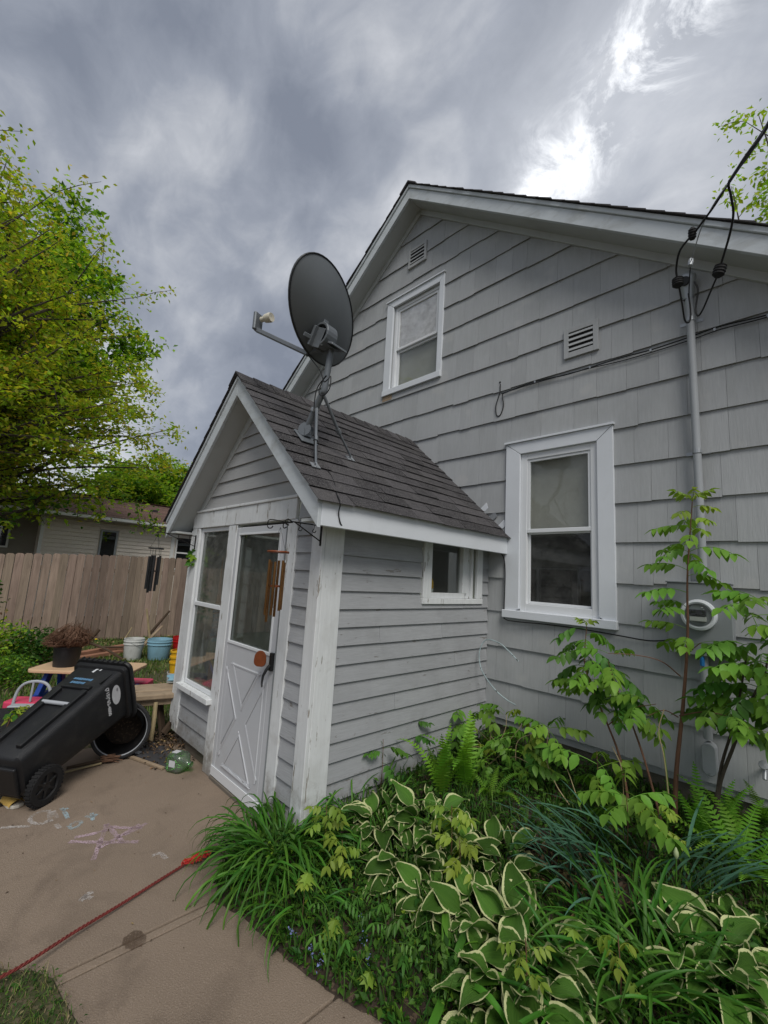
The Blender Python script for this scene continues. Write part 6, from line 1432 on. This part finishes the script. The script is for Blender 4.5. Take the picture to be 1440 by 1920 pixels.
fern(1370, 1560, .2, 10, (.6, .9), (10, 50), 'small fern behind the others at the foot of the leaning stems', 7)
WD = [compound_mesh(5, .20, .050, .016, comp3, 70+i, a, r_) for i, (a, r_) in enumerate(((.5, .8), (.9, .7)))]
for i, (px, py, n, lab) in enumerate(((700, 1700, 11, 'narrow leaved green weed between the daylily tuft and the low hosta'), (640, 1720, 9, 'narrow leaved weed at the right foot of the daylily mound'), (740, 1760, 11, 'narrow leaved weed in the ground cover above the bottom lily'), (820, 1800, 10, 'narrow leaved weed right of the bottom lily'), (650, 1800, 8, 'narrow leaved weed close to the curved concrete edge'), (880, 1560, 9, 'narrow leaved weed behind the middle hostas near the ferns'))):
    g = gpt(px, py, .08); t = thing('leafy_weed', g, lab, 'weed'); random.seed(300+i)
    for k in range(n): place(random.choice(WD), t, 'leaf', Vector((random.uniform(-.09, .09), random.uniform(-.09, .09), -.01)), random.uniform(0, 6.28), R(random.uniform(-10, 20)), random.uniform(.6, 1.0), 0)
# saplings with compound leaves
CL1 = [compound_mesh(3, .25, .092, .055, comp1, i, a, r_) for i, (a, r_) in enumerate(((.9, .35), (1.3, .5), (.6, .2)))]
CL2 = [compound_mesh(2, .15, .072, .040, comp2, 10+i, a, r_) for i, (a, r_) in enumerate(((1.1, .5), (1.6, .7)))]
CL3 = [compound_mesh(3, .24, .092, .058, comp3, 20+i, a, r_) for i, (a, r_) in enumerate(((1.0, .3), (1.4, .4)))]
CL4 = [compound_mesh(3, .24, .086, .056, comp1, 30+i, a, r_) for i, (a, r_) in enumerate(((.5, .15), (.9, .3)))]
def sapling(name, base, stems, label, cat, seed, smat=stemr, leaves=()):
    '''stems: (points, r0, r1, mat); leaves: (point, azimuth, lean deg, scale, meshes)'''
    base = Vector(base); t = thing(name, base, label, cat); random.seed(seed)
    for i, (pts, r0, r1) in enumerate(stems):
        P = bez(pts, 7); MB().tube(P, list(np.linspace(r0, r1, len(P))), 8 if r0 > .006 else 5).build('trunk' if i == 0 else 'branch', smat, t, smooth=True)
    for q, az, ln, s_, ms in leaves:
        c_ = CM.transposed() @ (Vector(q)+Vector((math.cos(az), math.sin(az), -.3))*.12*s_-CP); px_, py_ = 720+FPX*c_.x/-c_.z, 960-FPX*c_.y/-c_.z
        if abs(px_-1322) < 52 and abs(py_-1150) < 52: continue
        place(random.choice(ms), t, 'leaf', Vector(q)-base, az, R(ln), s_, random.uniform(-.3, .3))
    return t
def along(pts, n, f0=0, f1=1, jit=0):
    P = bez(pts, 12); out = []
    for k in range(n):
        f = f0+(f1-f0)*(k+.5)/n; out.append(P[min(len(P)-1, int(f*(len(P)-1)))])
    return out
YS = 3.38
A_ = lambda x, y, yy=YS: at(x, y, 1, yy)
st0 = [A_(1265, 1562), A_(1268, 1450), A_(1280, 1330), A_(1289, 1200), A_(1289, 1080), A_(1298, 940)]
lv = []; random.seed(100)
for k, q in enumerate(along(st0, 30, .58, 1.0)):
    az = k*2.399; lv.append((q, az, random.uniform(-14, 16), random.uniform(.72, .95), CL1 if k < 24 else CL1+CL2))
for k in range(5): lv.append((st0[-1], k*1.256, -30, .8, CL2))
b1 = [A_(1276, 1268), A_(1240, 1240, 3.3), A_(1190, 1228, 3.2), A_(1140, 1225, 3.1)]; b2 = [A_(1272, 1345), A_(1245, 1332, 3.35), A_(1215, 1342, 3.3)]; b3 = [A_(1274, 1342), A_(1320, 1335, 3.3), A_(1370, 1345, 3.2), A_(1410, 1368, 3.1)]
b4 = [A_(1290, 1225), A_(1310, 1208, 3.3), A_(1315, 1205, 3.3)]
for q, az in ((b1[-1], 3.4), (b1[2], 2.4), (b2[-1], 3.3), (b3[-1], -.3), (b3[2], -1.2), (b3[1], 1.0), (b4[-1], 0)): lv.append((q, az, 0, .7, CL1))
sapling('tall_sapling', st0[0], [(st0, .0155, .003), (b1, .0042, .002), (b2, .004, .002), (b3, .004, .002), (b4, .003, .002)], 'tall reddish stemmed sapling with drooping compound leaves in front of the meter cabinet', 'sapling', 101, leaves=lv)
YL = 3.35
st1 = [A_(1195, 1610, 3.3), A_(1167, 1440, YL), A_(1140, 1360, YL), A_(1110, 1290, YL), A_(1096, 1240, YL), A_(1100, 1175, YL)]; st2 = [A_(1245, 1560, 3.3), A_(1210, 1430, YL), A_(1180, 1345, YL), A_(1155, 1285, YL), A_(1140, 1240, YL)]; st3 = [A_(1140, 1360, YL), A_(1180, 1330, YL-.05), A_(1230, 1320, 3.25)]
lv = []; random.seed(102)
for k, q in enumerate(along(st1, 18, .52, 1)): lv.append((q, k*2.4+.5, random.uniform(-5, 30), random.uniform(.8, 1.05), CL1+CL3))
for k, q in enumerate(along(st2, 11, .5, 1)): lv.append((q, k*2.4, random.uniform(-5, 30), random.uniform(.75, 1), CL1+CL3))
for k, q in enumerate(along(st3, 5, .4, 1)): lv.append((q, k*2.4, random.uniform(-5, 30), random.uniform(.7, .9), CL1))
for k in range(4): lv.append((st1[-1], k*1.57, -35, .55, CL2))
sapling('leafy_sapling', st1[0], [(st1, .009, .003), (st2, .008, .003), (st3, .004, .002)], 'bushy sapling with dense hanging leaflets just below the large window corner', 'sapling', 103, leaves=lv)
st1 = [A_(1345, 1540, 3.45), A_(1350, 1470, 3.45), A_(1375, 1400, 3.4), A_(1400, 1330, 3.35), A_(1432, 1265, 3.3), A_(1452, 1180, 3.3)]; st2 = [A_(1338, 1540, 3.45), A_(1352, 1440, 3.45), A_(1372, 1370, 3.45), A_(1388, 1300, 3.4), A_(1402, 1215, 3.35)]
lv = []; random.seed(104)
for k, q in enumerate(along(st1, 20, .5, 1)): lv.append((q, k*2.4, random.uniform(-10, 25), random.uniform(.85, 1.1), CL1+CL3))
for k, q in enumerate(along(st2, 20, .5, 1)): lv.append((q+Vector((random.uniform(-.03, .06), 0, random.uniform(0, .1))), k*2.4+1, random.uniform(-10, 25), random.uniform(.85, 1.1), CL1+CL3))
for k in range(10): lv.append((A_(1400+random.uniform(-20, 40), 1160+random.uniform(-30, 40), 3.3), k*2.4, random.uniform(-20, 10), .9, CL1))
sapling('leaning_sapling', st1[0], [(st1, .012, .004), (st2, .010, .004)], 'two dark stems leaning right with heavy leaves hiding the meter cabinet edge', 'sapling', 105, smat=bark, leaves=lv)
# corner thicket
random.seed(106); lv = []; base = Vector((-1.95, 3.35, bedz(-1.95, 3.35)))
stems = []
for (px, py, yy) in ((870, 1345, 3.45), (900, 1330, 3.4), (950, 1340, 3.45), (985, 1350, 3.5), (920, 1380, 3.3), (880, 1400, 3.3), (960, 1400, 3.3), (1000, 1375, 3.4), (855, 1370, 3.5), (935, 1420, 3.2), (990, 1430, 3.2)):
    q = A_(px, py, yy); stems.append(([base+Vector((random.uniform(-.15, .2), random.uniform(-.1, .1), 0)), (base+q)/2+Vector((0, 0, .06)), q], .004, .002))
    for k in range(8): lv.append((q+Vector((random.uniform(-.06, .06), random.uniform(-.08, .04), -.05*k+.03)), random.uniform(0, 6.28), random.uniform(-10, 35), random.uniform(.7, 1.0), CL3+CL1 if k > 2 else CL1+CL1+CL2))
sapling('corner_thicket', base, stems, 'dense thicket of compound leaves in the corner where the porch meets the house', 'shrub', 107, smat=stemp, leaves=lv)
s_ = [A_(1068, 1510, 3.1), A_(1042, 1470, 3.15), A_(1024, 1420, 3.2), A_(1030, 1365, 3.2)]
lv = [(s_[-1], a, -12, .9, CL4) for a in (.2, 3.3, 1.6, 4.6)]+[(s_[-1]-Vector((0, 0, .02)), a, 20, .9, CL4) for a in (2.5, 5.6)]
s2_ = [A_(1090, 1520, 3.1), A_(1070, 1460, 3.15), A_(1055, 1420, 3.2), A_(1052, 1395, 3.2)]
sapling('pale_stem_sapling', s_[0], [(s_, .0045, .002), (s2_, .0035, .002)], 'thin pale stem with an umbrella of leaflets right of the corner thicket', 'sapling', 108, smat=stemp, leaves=lv)
# thin bare stems
for i, P in enumerate((((1175, 1600), (1170, 1510), (1165, 1440), (1148, 1400)), ((1255, 1500), (1245, 1420), (1235, 1370), (1245, 1330)), ((935, 1455), (1000, 1480), (1062, 1500)))):
    q = [A_(x, y, 3.2) for x, y in P]; tag(MB().tube(bez(q, 6), .003, 5).build('bare_stem', stemp if i != 2 else stemr, smooth=True), ('pale bare stem rising from the iris toward the leafy sapling', 'green pale stem beside the trunk of the tall sapling', 'thin reddish stem slanting in front of the corner thicket')[i], 'stem')
# yellow-green seedlings
def seedling(px, py, zc, n, s_, ms, label, seed, h=.2, lean=(-20, 25)):
    g = gpt(px, py, zc); top = g+Vector((0, 0, h)); random.seed(seed)
    lv = [(g+Vector((0, 0, h*(.55+.45*k/n))), k*2.4+random.uniform(-.3, .3), random.uniform(*lean), s_*random.uniform(.8, 1.1), ms) for k in range(n)]
    sapling('seedling', g, [([g, (g+top)/2+Vector((.008, 0, 0)), top], .003, .002)], label, 'seedling', seed, smat=stemr, leaves=lv)
seedling(610, 1545, .3, 9, .75, CL2, 'yellow green seedling growing between the daylily mound and the hostas', 200, .32)
seedling(640, 1600, .25, 6, .75, CL2, 'lower yellow green seedling at the right side of the daylily mound', 201, .24)
seedling(845, 1575, .3, 9, .85, CL2, 'yellow green seedling standing over the hostas in the middle', 202, .34)
seedling(860, 1640, .2, 6, .8, CL2, 'feathery yellow green shoot over the lower middle hosta', 203, .24)
seedling(985, 1800, .28, 5, .55, CL2, 'tiny yellow green shoot inside the large hosta', 204, .3)
seedling(1120, 1500, .36, 7, 1.15, CL4, 'big leaved yellow green seedling left of the tall sapling trunk', 205, .42)
seedling(1175, 1570, .32, 7, 1.05, CL4, 'big leaved seedling over the blue green iris blades', 206, .40)
seedling(1235, 1590, .3, 6, .75, CL2, 'small yellowish seedling right beside the sapling trunk', 207, .32)
seedling(1160, 1830, .25, 5, .62, CL2, 'yellow green seedling in the grassy blades near the bottom', 208, .3)
seedling(770, 1420, .30, 5, .7, CL3, 'slim weed against the clapboards left of the ferns', 209, .42)
seedling(715, 1450, .30, 5, .7, CL3, 'slim weed with narrow leaves by the porch clapboards', 210, .36)
# maple seedlings with lobed leaves
def lobed(s, mat):
    m = MB(); o = []; L = [(0, -.1), (.25, -.28), (.30, -.05), (.62, -.18), (.45, .12), (.72, .30), (.38, .34), (.36, .62), (.14, .52), (0, 1.0)]
    pts = [(a*s, b*s) for a, b in L]+[(-a*s, b*s) for a, b in L[-2:0:-1]]
    m.add([(p[1], p[0], -abs(p[0])*.35-max(0, p[1])**2/s*.4) for p in pts]+[(0.15*s, 0, .01)], [(i, (i+1) % len(pts), len(pts)) for i in range(len(pts))]); return me_of(m, 'leaf', mat)
LB = [lobed(.07, comp2), lobed(.055, comp2)]
for px, py, zc, n, lab in ((572, 1655, .22, 4, 'bright maple seedling with toothed leaves in front of the daylily mound'), (622, 1745, .12, 3, 'bright maple seedling in the ground cover near the concrete'), (686, 1842, .06, 2, 'single bright maple leaf sprout near the concrete edge'), (1068, 1788, .2, 2, 'little maple sprout among the lower hosta leaves')):
    g = gpt(px, py, zc); t = thing('maple_seedling', g, lab, 'seedling'); h = zc*.95+.01; MB().tube([g, g+Vector((0, 0, h))], .0015, 4).build('stem', stemr, t)
    for k in range(n): place(LB[k % 2], t, 'leaf', Vector((0, 0, h-.01*k)), k*2.1+.5, R(12), 1.0, 0)
# bud stalk
g = gpt(1268, 1720, .2); q = [A_(1272, 1760, 2.75), A_(1268, 1690, 2.75), A_(1268, 1610, 2.75)]
t = thing('bud_stalk', q[0], 'upright green flower stalk with a pale closed bud near the tall sapling', 'flower')
MB().tube([Vector((q[0].x, q[0].y, bedz(q[0].x, q[0].y)))]+q, .004, 6).build('stalk', comp3, t, smooth=True); MB().lathe([(.004, 0), (.012, .015), (.011, .03), (.003, .05), (0, .052)], q[2], (0, 0, 1), 10).build('bud', pmat('pale_bud', (.35, .42, .22), .5), t, smooth=True)
g = A_(1252, 1480, 3.3); tag(MB().tube(bez([A_(1250, 1590, 3.25), g, A_(1243, 1400, 3.3)], 5), .006, 6).build('green_stalk', comp1, smooth=True), 'thick smooth green stalk just left of the tall sapling trunk', 'stalk')
# ------------------------------------------------------------------ ground cover of the bed
rng = np.random.default_rng(66)
n = 30000; X = rng.uniform(-2.7, .9, n); Y = rng.uniform(1.2, 3.85, n); ye = np.array([yedge(x) for x in X]); ok = (Y > ye+.0) & ~((X < -2.40) & (Y > 1.72))
ok &= ~((np.hypot((X+1.10)/.30, (Y-2.62)/.22) < 1) & (rng.random(n) < .85))
X, Y, ye = X[ok], Y[ok], ye[ok]; Z = np.array([bedz(x, y) for x, y in zip(X, Y)])
hgt = .03+.10*np.clip((Y-ye)/.25, 0, 1)*(.6+.4*np.sin(X*7+1)*np.cos(Y*6)); Zl = Z+rng.random(len(X))*hgt
m_ = rng.random(len(X)) < .62
tag(leaf_cloud('ground_cover', np.stack([X, Y, Zl], 1)[m_], .042, [lf_dk, lf_md, comp3], (5, 2, 3), up=.5, asp=.45), kind='stuff')
e_ = ((Y-ye) < .55) & (X < -1.0) & (rng.random(len(X)) < .8)
tag(leaf_cloud('edge_weeds', np.stack([X, Y, Z+rng.random(len(X))*.09*np.clip((Y-ye)/.06, .3, 1)], 1)[e_], .026, [lf_md, lf_dk, lf_lt], (4, 3, 1), up=.5), kind='stuff')
s = ~m_; blades('bed_grass', np.stack([X[s], Y[s]], 1), Z[s], .10, .007, [lf_dk, lf_md, grs], (4, 2, 2), 1.1)
pts = []
for (px, py) in ((548, 1745), (585, 1780), (680, 1725), (683, 1755), (690, 1800), (770, 1640), (600, 1800)):
    c = at(px, py, 2, .10)
    pts += [c+Vector((random.gauss(0, .008), random.gauss(0, .008), random.uniform(-.03, .02))) for _ in range(16)]
tag(leaf_cloud('blue_flowers', [tuple(p) for p in pts], .010, [bluefl], (1,), up=.3), kind='stuff')
P = np.stack([rng.normal(-1.10, .14, 500), rng.normal(2.62, .10, 500)], 1); P = np.column_stack([P, [bedz(a, b)+.012+rng.random()*.02 for a, b in P]])
tag(leaf_cloud('bed_leaf_litter', P, .04, [dryleaf, driftw], (2, 1), up=.8), kind='stuff')
